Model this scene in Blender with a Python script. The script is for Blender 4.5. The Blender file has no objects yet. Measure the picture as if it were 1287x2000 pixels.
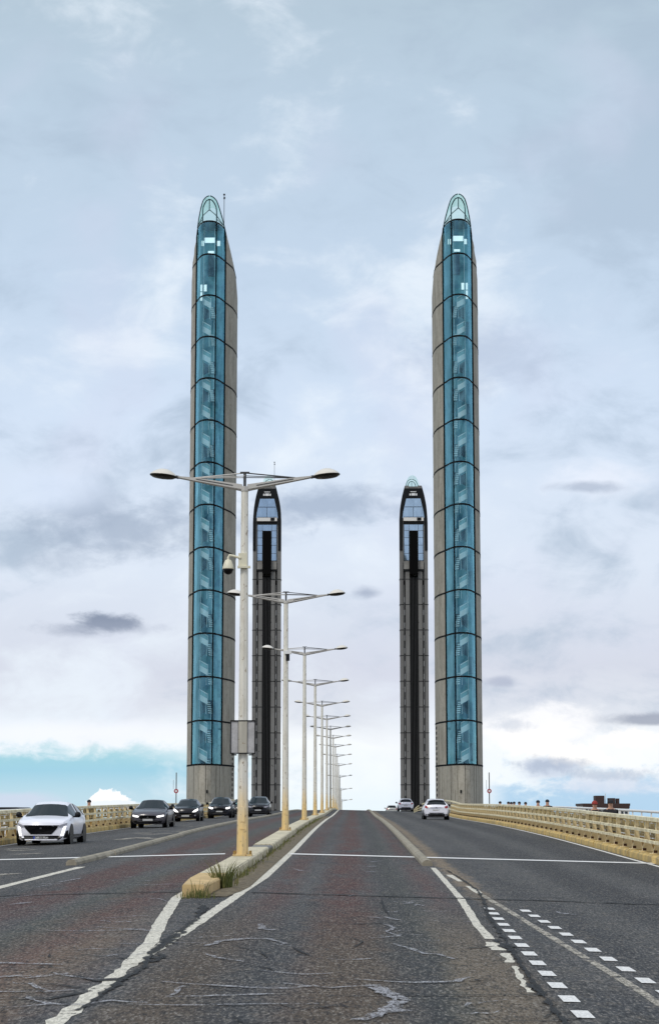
import bpy, bmesh, math, random
import numpy as np
from mathutils import Vector, Matrix
from mathutils.bvhtree import BVHTree
random.seed(7)
SC=bpy.context.scene; COL=SC.collection
# ------------------------------------------------------------------ camera
EYE=Vector((0,0,1.70)); PITCH=math.radians(8.538); YAW=math.radians(0.692)
cam=bpy.data.cameras.new('camera'); co=bpy.data.objects.new('camera',cam); COL.objects.link(co); SC.camera=co
co.location=EYE; co.rotation_euler=(math.pi/2+PITCH,0,YAW)
cam.sensor_fit='VERTICAL'; cam.sensor_height=36; cam.lens=3930/2000*36; cam.clip_start=.1; cam.clip_end=9000
SC.render.engine='CYCLES'; SC.render.resolution_x=658; SC.render.resolution_y=1024
SC.view_settings.view_transform='Standard'; SC.view_settings.look='None'; SC.view_settings.gamma=1; SC.view_settings.use_curve_mapping=False
SC.view_settings.exposure=0.10
SC.cycles.max_bounces=8; SC.cycles.transparent_max_bounces=24
def lin(r,g,b): return tuple(((c/255)/12.92 if c<=10 else ((c/255+.055)/1.055)**2.4) for c in (r,g,b))
# ------------------------------------------------------------------ node helper
class NT:
    def __init__(s,nt): s.nt=nt; s.n=nt.nodes; s.l=nt.links
    def new(s,t,**k):
        n=s.n.new(t)
        for a,b in k.items(): setattr(n,a,b)
        return n
    def put(s,sock,v):
        if isinstance(v,bpy.types.NodeSocket): s.l.new(v,sock)
        elif v is not None:
            if isinstance(v,(tuple,list)) and len(v)==3 and sock.type=='RGBA': v=tuple(v)+(1,)
            sock.default_value=v
    def m(s,op,a,b=None,c=None,clamp=False):
        n=s.new('ShaderNodeMath',operation=op,use_clamp=clamp)
        for i,v in enumerate((a,b,c)): s.put(n.inputs[i],v)
        return n.outputs[0]
    def mix(s,f,a,b,mode='MIX'):
        n=s.new('ShaderNodeMix',data_type='RGBA',blend_type=mode)
        s.put(n.inputs[0],f); s.put(n.inputs[6],a); s.put(n.inputs[7],b); return n.outputs[2]
    def noise(s,vec,scale,detail=4,rough=.55,dist=0):
        n=s.new('ShaderNodeTexNoise'); s.put(n.inputs['Vector'],vec); n.inputs['Scale'].default_value=scale
        n.inputs['Detail'].default_value=detail; n.inputs['Roughness'].default_value=rough; n.inputs['Distortion'].default_value=dist
        return n.outputs[0]
    def ramp(s,f,stops,interp='LINEAR'):
        n=s.new('ShaderNodeValToRGB'); s.put(n.inputs[0],f); cr=n.color_ramp; cr.interpolation=interp
        while len(cr.elements)<len(stops): cr.elements.new(.5)
        for e,(p,c) in zip(cr.elements,stops):
            e.position=p; e.color=(c,c,c,1) if not isinstance(c,tuple) else tuple(c)+(1,)
        return n.outputs[0]
    def comb(s,x,y,z=0.0):
        n=s.new('ShaderNodeCombineXYZ'); s.put(n.inputs[0],x); s.put(n.inputs[1],y); s.put(n.inputs[2],z); return n.outputs[0]
    def scale(s,vec,v3,loc=(0,0,0)):
        n=s.new('ShaderNodeMapping'); s.put(n.inputs[0],vec); n.inputs[1].default_value=loc; n.inputs[3].default_value=v3; return n.outputs[0]
    def sstep(s,v,a,b):
        n=s.new('ShaderNodeMapRange',interpolation_type='SMOOTHSTEP'); s.put(n.inputs[0],v)
        n.inputs[1].default_value=a; n.inputs[2].default_value=b; return n.outputs[0]
# ------------------------------------------------------------------ world (overcast sky with a blue gap low on the left)
W=bpy.data.worlds.new('World'); SC.world=W; W.use_nodes=True
w=NT(W.node_tree); w.n.clear()
SUN_EL,SUN_ROT=math.radians(48),math.radians(215)
sky=w.new('ShaderNodeTexSky',sky_type='NISHITA',sun_disc=False,sun_elevation=SUN_EL,sun_rotation=SUN_ROT)
tc=w.new('ShaderNodeTexCoord').outputs['Generated']
sp=w.new('ShaderNodeSeparateXYZ'); w.put(sp.inputs[0],tc); dx,dy,dz=sp.outputs
ys=w.m('MAXIMUM',dy,.08)
den=w.m('ADD',w.m('MULTIPLY',ys,.989),w.m('MULTIPLY',dz,.148))
AZ=w.m('ADD',.6435,w.m('MULTIPLY',3.93,w.m('DIVIDE',w.m('ADD',dx,w.m('MULTIPLY',ys,.0121)),den)))     # heading scale
tt=w.m('DIVIDE',dz,ys)
EL=w.m('SUBTRACT',1.59,w.m('MULTIPLY',3.93,w.m('MULTIPLY',1.0,w.m('DIVIDE',tt,w.m('ADD',1.0,w.m('MULTIPLY',tt,.165))))))  # height scale, 1.59 = horizon
P2=w.comb(AZ,EL,0.0)
nA=w.noise(w.scale(P2,(1.0,1.35,1),(2.2,5.1,0)),2.1,6,.52,.5)
nB=w.noise(w.scale(P2,(1.1,2.0,1),(3.1,1.7,0)),5.0,7,.58,.5)
nC=w.noise(w.scale(P2,(1.0,1.8,1),(7.3,4.7,0)),13.0,7,.62,.25)
nD=w.noise(w.scale(P2,(1.0,1.2,1),(1.3,8.7,0)),42.0,5,.6,0)
elw=w.m('ADD',EL,w.m('MULTIPLY',w.m('SUBTRACT',nB,.5),.10))
base=w.ramp(w.m('DIVIDE',elw,1.6),[(0.0,lin(176,195,210)),(.16,lin(184,203,221)),(.36,lin(192,210,230)),(.52,lin(206,221,240)),(.70,lin(216,226,240)),(.82,lin(209,214,227)),(.875,lin(220,225,234)),(.91,lin(243,247,250)),(.96,lin(238,245,250)),(1.0,lin(230,243,247))])
# broad light and dark cloud masses, heavier to the right
shade=w.m('ADD',w.m('MULTIPLY',w.m('SUBTRACT',nA,.5),1.5),w.m('MULTIPLY',w.m('SUBTRACT',nB,.5),.8))
shade=w.m('ADD',shade,w.m('MULTIPLY',w.m('SUBTRACT',nC,.5),.22))
cR=w.sstep(AZ,.75,1.3)
shade=w.m('SUBTRACT',shade,w.m('MULTIPLY',w.m('MULTIPLY',cR,w.sstep(EL,1.42,1.2)),.22))
col=w.mix(w.m('MULTIPLY',w.sstep(shade,-.02,.40),.78),base,lin(231,240,249))
col=w.mix(w.m('MULTIPLY',w.sstep(shade,-.02,-.42),w.m('ADD',.45,w.m('MULTIPLY',w.sstep(EL,.4,.9),.3))),col,lin(163,181,201))
lav=w.sstep(w.noise(w.scale(P2,(1,1,1),(9,2,0)),3.1,3,.5,0),.5,.68)
col=w.mix(w.m('MULTIPLY',lav,.22),col,lin(210,213,234))
def blob(cx,cy,rx,ry,edge=.5,wob=.6,n=None):
    n=nC if n is None else n
    a=w.m('DIVIDE',w.m('SUBTRACT',AZ,cx),rx); b=w.m('DIVIDE',w.m('SUBTRACT',EL,cy),ry)
    r=w.m('SQRT',w.m('ADD',w.m('MULTIPLY',a,a),w.m('MULTIPLY',b,b)))
    r=w.m('ADD',r,w.m('MULTIPLY',w.m('SUBTRACT',n,.5),wob*2.4))
    return w.sstep(r,1.0+edge*.5,1.0-edge)
nL=nC
front=w.sstep(dy,.3,.5)
def lay(col,mask,c,amt): return w.mix(w.m('MULTIPLY',w.m('MULTIPLY',mask,front),amt),col,lin(*c))
col=lay(col,blob(.24,1.045,.19,.055,.9,.9),(158,173,194),.75)
col=lay(col,blob(.65,1.0,.14,.04,.9,.9),(156,172,195),.75)
col=lay(col,blob(.50,1.04,.10,.03,.9,.9),(168,182,204),.5)
col=lay(col,blob(.12,1.10,.08,.03,.9,.9),(175,188,206),.5)
col=lay(col,blob(.10,.97,.10,.04,.9,.8),(214,227,246),.6)
col=lay(col,blob(.205,1.222,.062,.019,.6,1.0),(128,140,162),.9)
col=lay(col,blob(.19,1.235,.11,.014,.8,.9),(150,160,180),.6)
col=lay(col,blob(.715,1.168,.03,.012,.8,.7),(150,163,186),.7)
col=lay(col,blob(.975,1.338,.03,.011,.8,.7),(172,180,200),.7)
col=lay(col,blob(1.17,.955,.10,.035,.9,.9),(232,238,250),.75)
col=lay(col,blob(1.15,.968,.07,.012,.8,.9),(150,165,188),.6)
col=lay(col,blob(.93,.72,.14,.07,.9,.8),(176,190,212),.55)
# bright band above the horizon, blue gaps, cumulus
col=lay(col,blob(.15,1.435,.35,.024,.9,.4),(242,245,252),.85)
blueL=w.m('MULTIPLY',w.sstep(w.m('ADD',EL,w.m('MULTIPLY',w.m('SUBTRACT',nC,.5),.10)),1.445,1.492),w.sstep(w.m('ADD',AZ,w.m('MULTIPLY',w.m('SUBTRACT',nC,.5),.5)),.62,.22))
nish=w.mix(.30,w.mix(1.0,(.06,.06,.06),sky.outputs[0],'MULTIPLY'),lin(0,0,0))
blu=w.mix(.12,w.ramp(w.sstep(EL,1.45,1.58),[(0,lin(160,215,228)),(.4,lin(158,212,234)),(1,lin(196,226,240))]),nish)
col=w.mix(w.m('MULTIPLY',w.m('MULTIPLY',blueL,front),.95),col,blu)
blueR=w.m('MULTIPLY',w.sstep(w.m('ADD',EL,w.m('MULTIPLY',w.m('SUBTRACT',nC,.5),.22)),1.50,1.56),w.sstep(AZ,.93,1.0))
col=w.mix(w.m('MULTIPLY',w.m('MULTIPLY',blueR,front),.85),col,lin(166,202,230))
col=lay(col,blob(.213,1.562,.040,.020,.12,.75,nD),(252,253,255),1.0)
col=lay(col,blob(.225,1.574,.055,.011,.2,.5,nD),(236,243,250),1.0)
col=lay(col,blob(.03,1.565,.09,.018,.6,.5),(205,214,232),.8)
col=lay(col,blob(1.06,1.43,.12,.05,.6,.9),(250,250,252),.9)
col=lay(col,blob(1.22,1.47,.09,.045,.5,.9),(246,248,252),.85)
col=lay(col,blob(1.26,1.41,.09,.013,.6,.7),(150,158,176),.8)
col=lay(col,blob(1.08,1.50,.06,.025,.7,.9),(190,202,222),.75)
col=lay(col,blob(1.19,1.535,.12,.02,.7,.9),(214,222,236),.8)
col=lay(col,blob(1.12,1.475,.07,.022,.5,1.0,nD),(255,253,250),.85)
col=lay(col,blob(1.02,1.455,.05,.03,.6,.9,nD),(252,251,250),.7)
col=lay(col,blob(1.23,1.445,.06,.018,.5,1.0,nD),(255,252,248),.8)
col=lay(col,blob(1.07,1.495,.07,.014,.7,.9,nD),(172,184,204),.7)
col=lay(col,blob(1.19,1.515,.09,.012,.7,.9,nD),(180,192,210),.65)
col=lay(col,blob(1.0,1.42,.04,.012,.7,.9,nD),(186,196,212),.5)
low=w.sstep(dz,-.004,-.02)
col=w.mix(low,col,(.25,.27,.27))
back=w.mix(w.sstep(w.noise(tc,2.2,5,.55,.3),.35,.65),lin(196,208,228),lin(232,238,248))
back=w.mix(w.sstep(dz,0.0,-.03),back,(.22,.23,.22))
col=w.mix(front,back,col)
scl=w.mix(1.0,(10,10,10),col,'MULTIPLY'); 
for n in w.n:
    if n.bl_idname=='ShaderNodeMix': n.clamp_result=False; n.clamp_factor=True
bg=w.new('ShaderNodeBackground'); w.put(bg.inputs[0],scl); bg.inputs[1].default_value=.1
wo=w.new('ShaderNodeOutputWorld'); w.l.new(bg.outputs[0],wo.inputs[0])
sl=bpy.data.lights.new('sun','SUN'); sl.energy=1.3; sl.angle=math.radians(12); sl.color=(1,.95,.86)
so=bpy.data.objects.new('sun',sl); COL.objects.link(so)
# light comes from behind-left of the camera, high
sd=Vector((math.sin(math.radians(215))*math.cos(SUN_EL),math.cos(math.radians(215))*math.cos(SUN_EL),math.sin(SUN_EL)))
so.rotation_euler=sd.to_track_quat('Z','Y').to_euler()
# ------------------------------------------------------------------ materials
MATS={}
def mat(name,color,rough=.6,metal=0,var=.0,vscale=3,c2=None,streak=False,bump=0,spec=None,specks=None,coat=0):
    if name in MATS: return MATS[name]
    m=bpy.data.materials.new(name); m.use_nodes=True; t=NT(m.node_tree); b=t.n['Principled BSDF']
    b.inputs['Roughness'].default_value=rough; b.inputs['Metallic'].default_value=metal
    if coat: b.inputs['Coat Weight'].default_value=coat; b.inputs['Coat Roughness'].default_value=.05
    if spec is not None: b.inputs['Specular IOR Level'].default_value=spec
    o=t.new('ShaderNodeTexCoord').outputs['Object']
    c=tuple(color)
    if var or c2 or specks:
        v=t.scale(o,(1,1,.12)) if streak else o
        n=t.noise(v,vscale,6,.6)
        d=tuple(c2) if c2 else tuple(x*(1-var) for x in color)
        c=t.mix(t.sstep(n,.38,.66),tuple(color),d)
        n2=t.noise(o,vscale*7,3,.6)
        c=t.mix(t.m('MULTIPLY',t.sstep(n2,.35,.75),.35 if (var or c2) else 0),c,tuple(x*.62 for x in color))
        if specks: c=t.mix(t.sstep(t.noise(o,specks[0],2,.5),.66,.72),c,specks[1])
        if bump:
            bn=t.new('ShaderNodeBump'); bn.inputs['Strength'].default_value=bump; bn.inputs['Distance'].default_value=.02
            t.put(bn.inputs['Height'],n2); t.l.new(bn.outputs[0],b.inputs['Normal'])
    t.put(b.inputs['Base Color'],c); MATS[name]=m; return m
def glassmat(name,tint,refl=.2,gcol=(.8,.95,1),rough=.04,ior=1.5,fres=True):
    m=bpy.data.materials.new(name); m.use_nodes=True; t=NT(m.node_tree); t.n.clear()
    tr=t.new('ShaderNodeBsdfTransparent'); tr.inputs[0].default_value=tint+(1,)
    gl=t.new('ShaderNodeBsdfGlossy'); gl.inputs[0].default_value=gcol+(1,); gl.inputs[1].default_value=rough
    fr=t.new('ShaderNodeFresnel'); fr.inputs[0].default_value=ior
    f=t.m('ADD',refl,fr.outputs[0],clamp=True) if fres else refl
    if fres:
        oo=t.new('ShaderNodeTexCoord').outputs['Object']; nn=t.noise(t.scale(oo,(1,.6,.35)),1.1,4,.6,.6)
        f=t.m('ADD',f,t.m('MULTIPLY',t.m('SUBTRACT',nn,.45),.55),clamp=True); f=t.m('MAXIMUM',f,.02)
    mx=t.new('ShaderNodeMixShader'); t.put(mx.inputs[0],f); t.l.new(tr.outputs[0],mx.inputs[1]); t.l.new(gl.outputs[0],mx.inputs[2])
    o=t.new('ShaderNodeOutputMaterial'); t.l.new(mx.outputs[0],o.inputs[0]); return m
def emit(name,color,s):
    m=bpy.data.materials.new(name); m.use_nodes=True; b=m.node_tree.nodes['Principled BSDF']
    b.inputs['Base Color'].default_value=tuple(color)+(1,); b.inputs['Emission Color'].default_value=tuple(color)+(1,); b.inputs['Emission Strength'].default_value=s
    return m
def road_material():
    m=bpy.data.materials.new('asphalt'); m.use_nodes=True; t=NT(m.node_tree); b=t.n['Principled BSDF']
    o=t.new('ShaderNodeTexCoord').outputs['Object']
    s=t.new('ShaderNodeSeparateXYZ'); t.put(s.inputs[0],o); X,Y,Z=s.outputs
    big=t.noise(t.scale(o,(.9,.07,1)),1.0,5,.6)
    mid=t.noise(t.scale(o,(1,.35,1)),2.2,5,.65,.3)
    fine=t.noise(t.scale(o,(1,.22,1)),36,4,.8); agg=t.noise(t.scale(o,(1,.3,1)),12,4,.75)
    c=t.mix(t.sstep(big,.3,.7),(.036,.038,.042),(.078,.079,.082))
    c=t.mix(t.m('MULTIPLY',t.sstep(mid,.45,.7),.55),c,(.098,.092,.082))
    # reddish brown bands where the worn red bus lane coating shows through, and greenish damp bands
    def band(cx,hw,soft,y0=None,y1=None,fade=6):
        xx=t.m('ADD',X,t.m('MULTIPLY',t.m('SUBTRACT',mid,.5),.7))
        d=t.m('ABSOLUTE',t.m('SUBTRACT',xx,cx)); k=t.sstep(d,hw+soft,hw-soft)
        if y0 is not None: k=t.m('MULTIPLY',k,t.sstep(Y,y0-fade,y0+fade))
        if y1 is not None: k=t.m('MULTIPLY',k,t.sstep(Y,y1+fade,y1-fade))
        return k
    brk=t.sstep(t.noise(t.scale(o,(1,.18,1),(4,9,0)),1.3,6,.7),.30,.52)
    def red(c,k,amt,colr=(.090,.030,.024)): return t.mix(t.m('MULTIPLY',t.m('MULTIPLY',k,brk),amt),c,colr)
    c=red(c,band(-.15,.38,.3,16,None,14),.95,(.082,.026,.020))
    c=red(c,band(-1.25,.22,.25,26,None,8),.75)
    c=red(c,band(1.35,.22,.25,30,None,8),.7)
    c=red(c,band(-3.45,.35,.3,24,90,8),.95)
    c=red(c,band(-5.0,.55,.3,26,None,10),1.0,(.078,.029,.024))
    c=red(c,band(-3.2,.6,.4,None,27,8),.7,(.15,.070,.045))
    # brown worn surface close to the camera in the wheel tracks
    near=t.sstep(Y,34,20)
    c=t.mix(t.m('MULTIPLY',t.m('MULTIPLY',near,band(-.05,.5,.3)),.85),c,(.088,.063,.038))
    c=t.mix(t.m('MULTIPLY',t.m('MULTIPLY',near,band(-1.55,.4,.3)),.8),c,(.088,.060,.036))
    c=t.mix(t.m('MULTIPLY',t.m('MULTIPLY',near,band(1.25,.38,.25)),.9),c,(.155,.120,.080))
    c=t.mix(t.m('MULTIPLY',t.m('MULTIPLY',near,band(-2.9,.3,.25)),.6),c,(.150,.110,.070))
    c=t.mix(t.m('MULTIPLY',t.m('MULTIPLY',brk,band(.75,.22,.2)),.4),c,(.050,.064,.040))
    c=t.mix(t.m('MULTIPLY',t.m('MULTIPLY',brk,band(-3.9,.4,.3)),.4),c,(.058,.070,.046))
    dark=t.m('ADD',band(4.6,.5,.35),band(6.5,.55,.35),clamp=True)
    c=t.mix(t.m('MULTIPLY',dark,.75),c,(.026,.027,.031))
    c=t.mix(t.m('MULTIPLY',band(.62,.25,.2),.6),c,(.026,.027,.031))
    c=t.mix(t.m('MULTIPLY',t.m('MULTIPLY',near,band(-1.0,.25,.2)),.5),c,(.030,.031,.034))
    c=t.mix(t.m('MULTIPLY',t.sstep(t.noise(t.scale(o,(1,.3,1),(8,8,8)),3.4,5,.75),.52,.64),.45),c,(.022,.021,.020))
    c=t.mix(t.m('MULTIPLY',band(-8.9,.5,.35),.4),c,(.035,.036,.04))
    c=t.mix(t.m('MULTIPLY',t.m('ADD',band(3.6,.3,.3),band(5.6,.35,.3),clamp=True),.5),c,(.088,.087,.084))
    c=t.mix(t.m('MULTIPLY',band(2.15,.18,.15,34,None,5),.7),c,(.30,.22,.13))          # gravel swept along the kerb
    c=t.mix(t.m('MULTIPLY',t.sstep(agg,.52,.66),.5),c,(.15,.125,.095))
    c=t.mix(t.m('MULTIPLY',t.sstep(agg,.48,.36),.6),c,(.018,.019,.021))
    c=t.mix(t.m('MULTIPLY',t.sstep(fine,.53,.64),.8),c,(.27,.25,.22))
    c=t.mix(t.m('MULTIPLY',t.sstep(fine,.48,.39),.9),c,(.006,.006,.007))
    t.put(b.inputs['Base Color'],c); b.inputs['Roughness'].default_value=.85; b.inputs['Specular IOR Level'].default_value=.3
    bn=t.new('ShaderNodeBump'); bn.inputs['Strength'].default_value=.6; bn.inputs['Distance'].default_value=.01
    t.put(bn.inputs['Height'],fine); t.l.new(bn.outputs[0],b.inputs['Normal'])
    return m
def worn_paint(name,color,cut=.5,scale=9,soft=.14,grain=.55):
    """paint film that has worn through to the asphalt in places"""
    m=bpy.data.materials.new(name); m.use_nodes=True; t=NT(m.node_tree); b=t.n['Principled BSDF']
    o=t.new('ShaderNodeTexCoord').outputs['Object']
    n=t.noise(o,scale,6,.75); f=t.noise(t.scale(o,(1,.22,1)),36,4,.8)
    c=t.mix(t.m('MULTIPLY',t.sstep(f,.5,.7),.35),color,tuple(x*.5 for x in color))
    t.put(b.inputs['Base Color'],c); b.inputs['Roughness'].default_value=.8
    al=t.m('SUBTRACT',1.0,t.m('ADD',t.sstep(n,cut,cut+soft),t.m('MULTIPLY',t.sstep(f,.56,.46),grain),clamp=True))
    t.put(b.inputs['Alpha'],al)
    return m
M=dict(
 asphalt=road_material(),
 paint=worn_paint('road_paint',(.74,.70,.59),.555,7,.14,.32), paintnew=worn_paint('fresh_paint',(.82,.81,.78),.66,9,.12,.22),
 paintdim=worn_paint('faded_paint',(.50,.46,.38),.46,5,.2,.5), seal=worn_paint('sealant',(.36,.36,.38),.47,7,.2,.7),
 crack=worn_paint('crack_tar',(.006,.006,.006),.56,8,.1,.2), line=worn_paint('joint_line',(.80,.79,.76),.72,5,.1,.05),
 kerb=mat('kerb_stone',(.68,.61,.43),.8,var=.35,vscale=2.5,bump=.3,specks=(18,(.14,.13,.10))),
 kerbend=mat('kerb_ochre',(.66,.47,.22),.8,var=.3,vscale=3,bump=.2,specks=(16,(.25,.18,.10))),
 sep=mat('separator_concrete',(.36,.32,.24),.85,var=.35,vscale=2,specks=(14,(.1,.09,.07))),
 conc=None, conc_dark=mat('joint_dark',(.008,.009,.010),.8,spec=.1),
 concg=mat('grey_concrete',(.20,.195,.185),.85,var=.3,vscale=.8,streak=True,specks=(2.2,(.05,.05,.05))),
 back=mat('inner_wall',(.20,.50,.56),.8,c2=(.03,.17,.30),vscale=.8),
 steel=mat('dark_steel',(.008,.009,.010),.5,spec=.15), black=mat('black_guide',(.003,.003,.003),.7,spec=.05),
 cable=mat('guide_rail',(.03,.03,.03),.5), 
 frame=mat('teal_frame',(.02,.075,.085),.45),
 stair=mat('stair_panel',(.95,.96,.96),.5), tread=mat('stair_tread',(.85,.9,.92),.6), stairdark=mat('stair_dark',(.008,.035,.08),.6), mesh=mat('stair_mesh',(.32,.55,.60),.6), pale=mat('pale_sky_reflection',(.42,.62,.62),.6,c2=(.26,.50,.54),vscale=.5),
 glass=glassmat('tinted_glass',(.80,.97,.99),.07,(.42,.86,1.0),.03,1.42), crown=glassmat('crown_glass',(.80,.95,.90),.16,(.80,1,.94),.25,1.3,False),
 bglass=glassmat('blue_glass',(.16,.32,.45),.45,(.60,.78,.95),.03),
 galv=mat('lamp_pole_paint',(.64,.60,.50),.55,var=.35,vscale=2.2,streak=True,specks=(11,(.26,.20,.12))),
 galvlow=mat('lamp_pole_ochre',(.74,.55,.26),.6,var=.25,vscale=2,streak=True,specks=(12,(.25,.15,.08))),
 arm=mat('lamp_arm_paint',(.52,.50,.46),.5), armdark=mat('lamp_arm_dark',(.06,.06,.06),.5),
 dome=mat('lamp_dome',(.70,.66,.58),.35), lens=mat('lamp_lens',(.018,.016,.012),.3,spec=.2), signb=mat('sign_back',(.50,.49,.49),.5,var=.2,vscale=4),
 cream=mat('camera_cream',(.70,.66,.50),.4), blackp=mat('black_plastic',(.006,.006,.007),.4,spec=.2),
 ochre=mat('parapet_ochre',(.50,.29,.07),.75,c2=(.30,.21,.07),vscale=1.2,specks=(7,(.16,.11,.05))),
 pbase=mat('parapet_base',(.66,.46,.15),.8,c2=(.34,.26,.12),vscale=1.6,specks=(9,(.1,.08,.04))),
 rail=mat('parapet_rail',(.92,.84,.56),.55,c2=(.60,.50,.30),vscale=2), ppost=mat('parapet_post',(.88,.76,.48),.6,c2=(.66,.50,.24),vscale=3),
 footshade=mat('post_foot_shade',(.07,.03,.015),.8), ppanel=mat('parapet_panel',(.46,.35,.14),.7,c2=(.26,.20,.09),vscale=1.5,specks=(6,(.12,.10,.06))),
 white=mat('white_metal',(.75,.75,.73),.4), tyre=mat('tyre',(.008,.008,.009),.9,spec=.15), rim=mat('rim',(.25,.25,.27),.35,metal=.7),
 cglass=mat('car_glass',(.010,.015,.018),.06,spec=.35), chrome=mat('chrome',(.6,.6,.62),.15,metal=1), plate=mat('plate',(.50,.50,.49),.5),
 redl=mat('tail_red',(.30,.006,.01),.2), clearl=mat('headlight_clear',(.30,.30,.34),.12), lit=emit('headlight_lit',(1,.98,.95),2.2), skyglow=emit('sky_glow',(.86,.93,.93),.72),
 cw=mat('car_white',(.84,.84,.90),.3,coat=.5), cg=mat('car_charcoal',(.070,.066,.080),.3,coat=.3), ck=mat('car_black',(.007,.006,.009),.25,spec=.3,coat=.25), cb=mat('car_navy',(.010,.012,.018),.25,spec=.3,coat=.3), cn=mat('car_anthracite',(.015,.017,.022),.25,spec=.3,coat=.3),
 skin=mat('skin',(.50,.28,.19),.6), cloth=mat('dark_cloth',(.018,.018,.022),.9), redcap=mat('red_cloth',(.28,.03,.02),.8), grass=mat('grass_blade',(.10,.12,.025),.8,c2=(.20,.18,.06),vscale=4),
 soil=mat('verge_soil',(.10,.078,.045),.95,c2=(.19,.15,.09),vscale=6,specks=(14,(.35,.30,.2))),
 water=mat('river_water',(.10,.10,.075),.15,var=.2,vscale=.05), land=mat('land',(.12,.12,.07),.9,c2=(.18,.16,.12),vscale=.02),
 brown=mat('brown_cladding',(.045,.022,.018),.7), cream2=mat('cream_band',(.72,.70,.66),.7), roofd=mat('dark_roof',(.012,.012,.014),.7), bwin=mat('window_dark',(.03,.04,.05),.1),
 deckc=mat('deck_concrete',(.35,.33,.29),.85,var=.25,vscale=.7), walk=mat('walkway_surface',(.26,.22,.16),.85,var=.3,vscale=1),
 sred=mat('sign_red',(.35,.02,.03),.4), swhite=mat('sign_white',(.7,.7,.7),.4), pole=mat('grey_post',(.10,.10,.09),.5),
)
def concrete():
    m=bpy.data.materials.new('pylon_concrete'); m.use_nodes=True; t=NT(m.node_tree); b=t.n['Principled BSDF']
    o=t.new('ShaderNodeTexCoord').outputs['Object']
    a=t.noise(t.scale(o,(1,1,.3)),.9,6,.65); c_=t.noise(o,2.6,5,.65); f=t.noise(o,9,3,.6)
    c=t.mix(t.sstep(a,.35,.68),(.42,.39,.325),(.29,.268,.22))
    c=t.mix(t.m('MULTIPLY',t.sstep(c_,.5,.72),.4),c,(.50,.48,.42))
    c=t.mix(t.m('MULTIPLY',t.sstep(c_,.46,.30),.6),c,(.19,.175,.14))
    c=t.mix(t.m('MULTIPLY',t.sstep(t.noise(t.scale(o,(1,1,1),(5,3,9)),5.5,4,.7),.56,.68),.55),c,(.20,.19,.14))
    c=t.mix(t.m('MULTIPLY',t.sstep(f,.6,.72),.6),c,(.15,.15,.09))
    s=t.new('ShaderNodeSeparateXYZ'); t.put(s.inputs[0],o)
    # bottom lift: lighter boards with vertical run marks
    run=t.noise(t.scale(o,(3.2,3.2,.10)),1.6,5,.7)
    lowk=t.sstep(s.outputs[2],7.5,6.3)
    c=t.mix(t.m('MULTIPLY',lowk,t.sstep(run,.55,.68)),c,(.085,.085,.06))
    t.put(b.inputs['Base Color'],c); b.inputs['Roughness'].default_value=.85
    bn=t.new('ShaderNodeBump'); bn.inputs['Strength'].default_value=.3; bn.inputs['Distance'].default_value=.03
    t.put(bn.inputs['Height'],f); t.l.new(bn.outputs[0],b.inputs['Normal'])
    return m
M['conc']=concrete()
def pole_paint():
    m=bpy.data.materials.new('pole_paint'); m.use_nodes=True; t=NT(m.node_tree); b=t.n['Principled BSDF']
    o=t.new('ShaderNodeTexCoord').outputs['Object']; s=t.new('ShaderNodeSeparateXYZ'); t.put(s.inputs[0],o)
    n=t.noise(t.scale(o,(1,1,.25)),4,5,.65); f=t.noise(t.scale(o,(1,1,.5)),12,4,.6)
    zz=t.m('ADD',s.outputs[2],t.m('MULTIPLY',t.m('SUBTRACT',n,.5),1.6))
    c=t.mix(t.sstep(zz,.3,1.9),(.80,.57,.24),(.74,.71,.62))
    c=t.mix(t.m('MULTIPLY',t.sstep(n,.48,.66),.4),c,(.42,.37,.27))
    c=t.mix(t.m('MULTIPLY',t.sstep(f,.60,.66),.7),c,(.24,.16,.08))
    t.put(b.inputs['Base Color'],c); b.inputs['Roughness'].default_value=.55; return m
M['galv2']=pole_paint()
# ------------------------------------------------------------------ object helpers
def obj(name,bm,m=None,parent=None,smooth=False,recalc=True):
    if recalc: bmesh.ops.recalc_face_normals(bm,faces=bm.faces)
    me=bpy.data.meshes.new(name); bm.to_mesh(me); bm.free()
    ms=m if isinstance(m,(list,tuple)) else [m]
    for x in ms: me.materials.append(x)
    if smooth:
        for p in me.polygons: p.use_smooth=True
    o=bpy.data.objects.new(name,me); COL.objects.link(o)
    if parent: o.parent=parent
    return o
def tag(o,label=None,cat=None,group=None,kind=None):
    if label: o['label']=label
    if cat: o['category']=cat
    if group: o['group']=group
    if kind: o['kind']=kind
    return o
def thing(name,label,cat,loc=(0,0,0),rotz=0,group=None):
    o=bpy.data.objects.new(name,None); COL.objects.link(o); o.location=loc; o.rotation_euler=(0,0,rotz); o.empty_display_size=.3
    return tag(o,label,cat,group)
def dup(root,loc=None,rotz=None,label=None,skip=()):
    r=root.copy(); COL.objects.link(r)
    if loc is not None: r.location=loc
    if rotz is not None: r.rotation_euler=(0,0,rotz)
    if label: r['label']=label
    for ch in list(root.children):
        if ch.name.split('.')[0] in skip: continue
        c=ch.copy(); COL.objects.link(c); c.parent=r
        for g in list(ch.children):
            d=g.copy(); COL.objects.link(d); d.parent=c
    return r
def BM(): return bmesh.new()
def box(bm,c,s,rot=None,mi=0):
    vs=[]
    for i in range(8):
        v=Vector(((i&1)-.5,((i>>1)&1)-.5,((i>>2)&1)-.5)); v=Vector((v.x*s[0],v.y*s[1],v.z*s[2]))
        if rot: v=rot@v
        vs.append(bm.verts.new(v+Vector(c)))
    for q in ((0,1,3,2),(4,6,7,5),(0,4,5,1),(2,3,7,6),(0,2,6,4),(1,5,7,3)):
        f=bm.faces.new([vs[k] for k in q]); f.material_index=mi
    return vs
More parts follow.
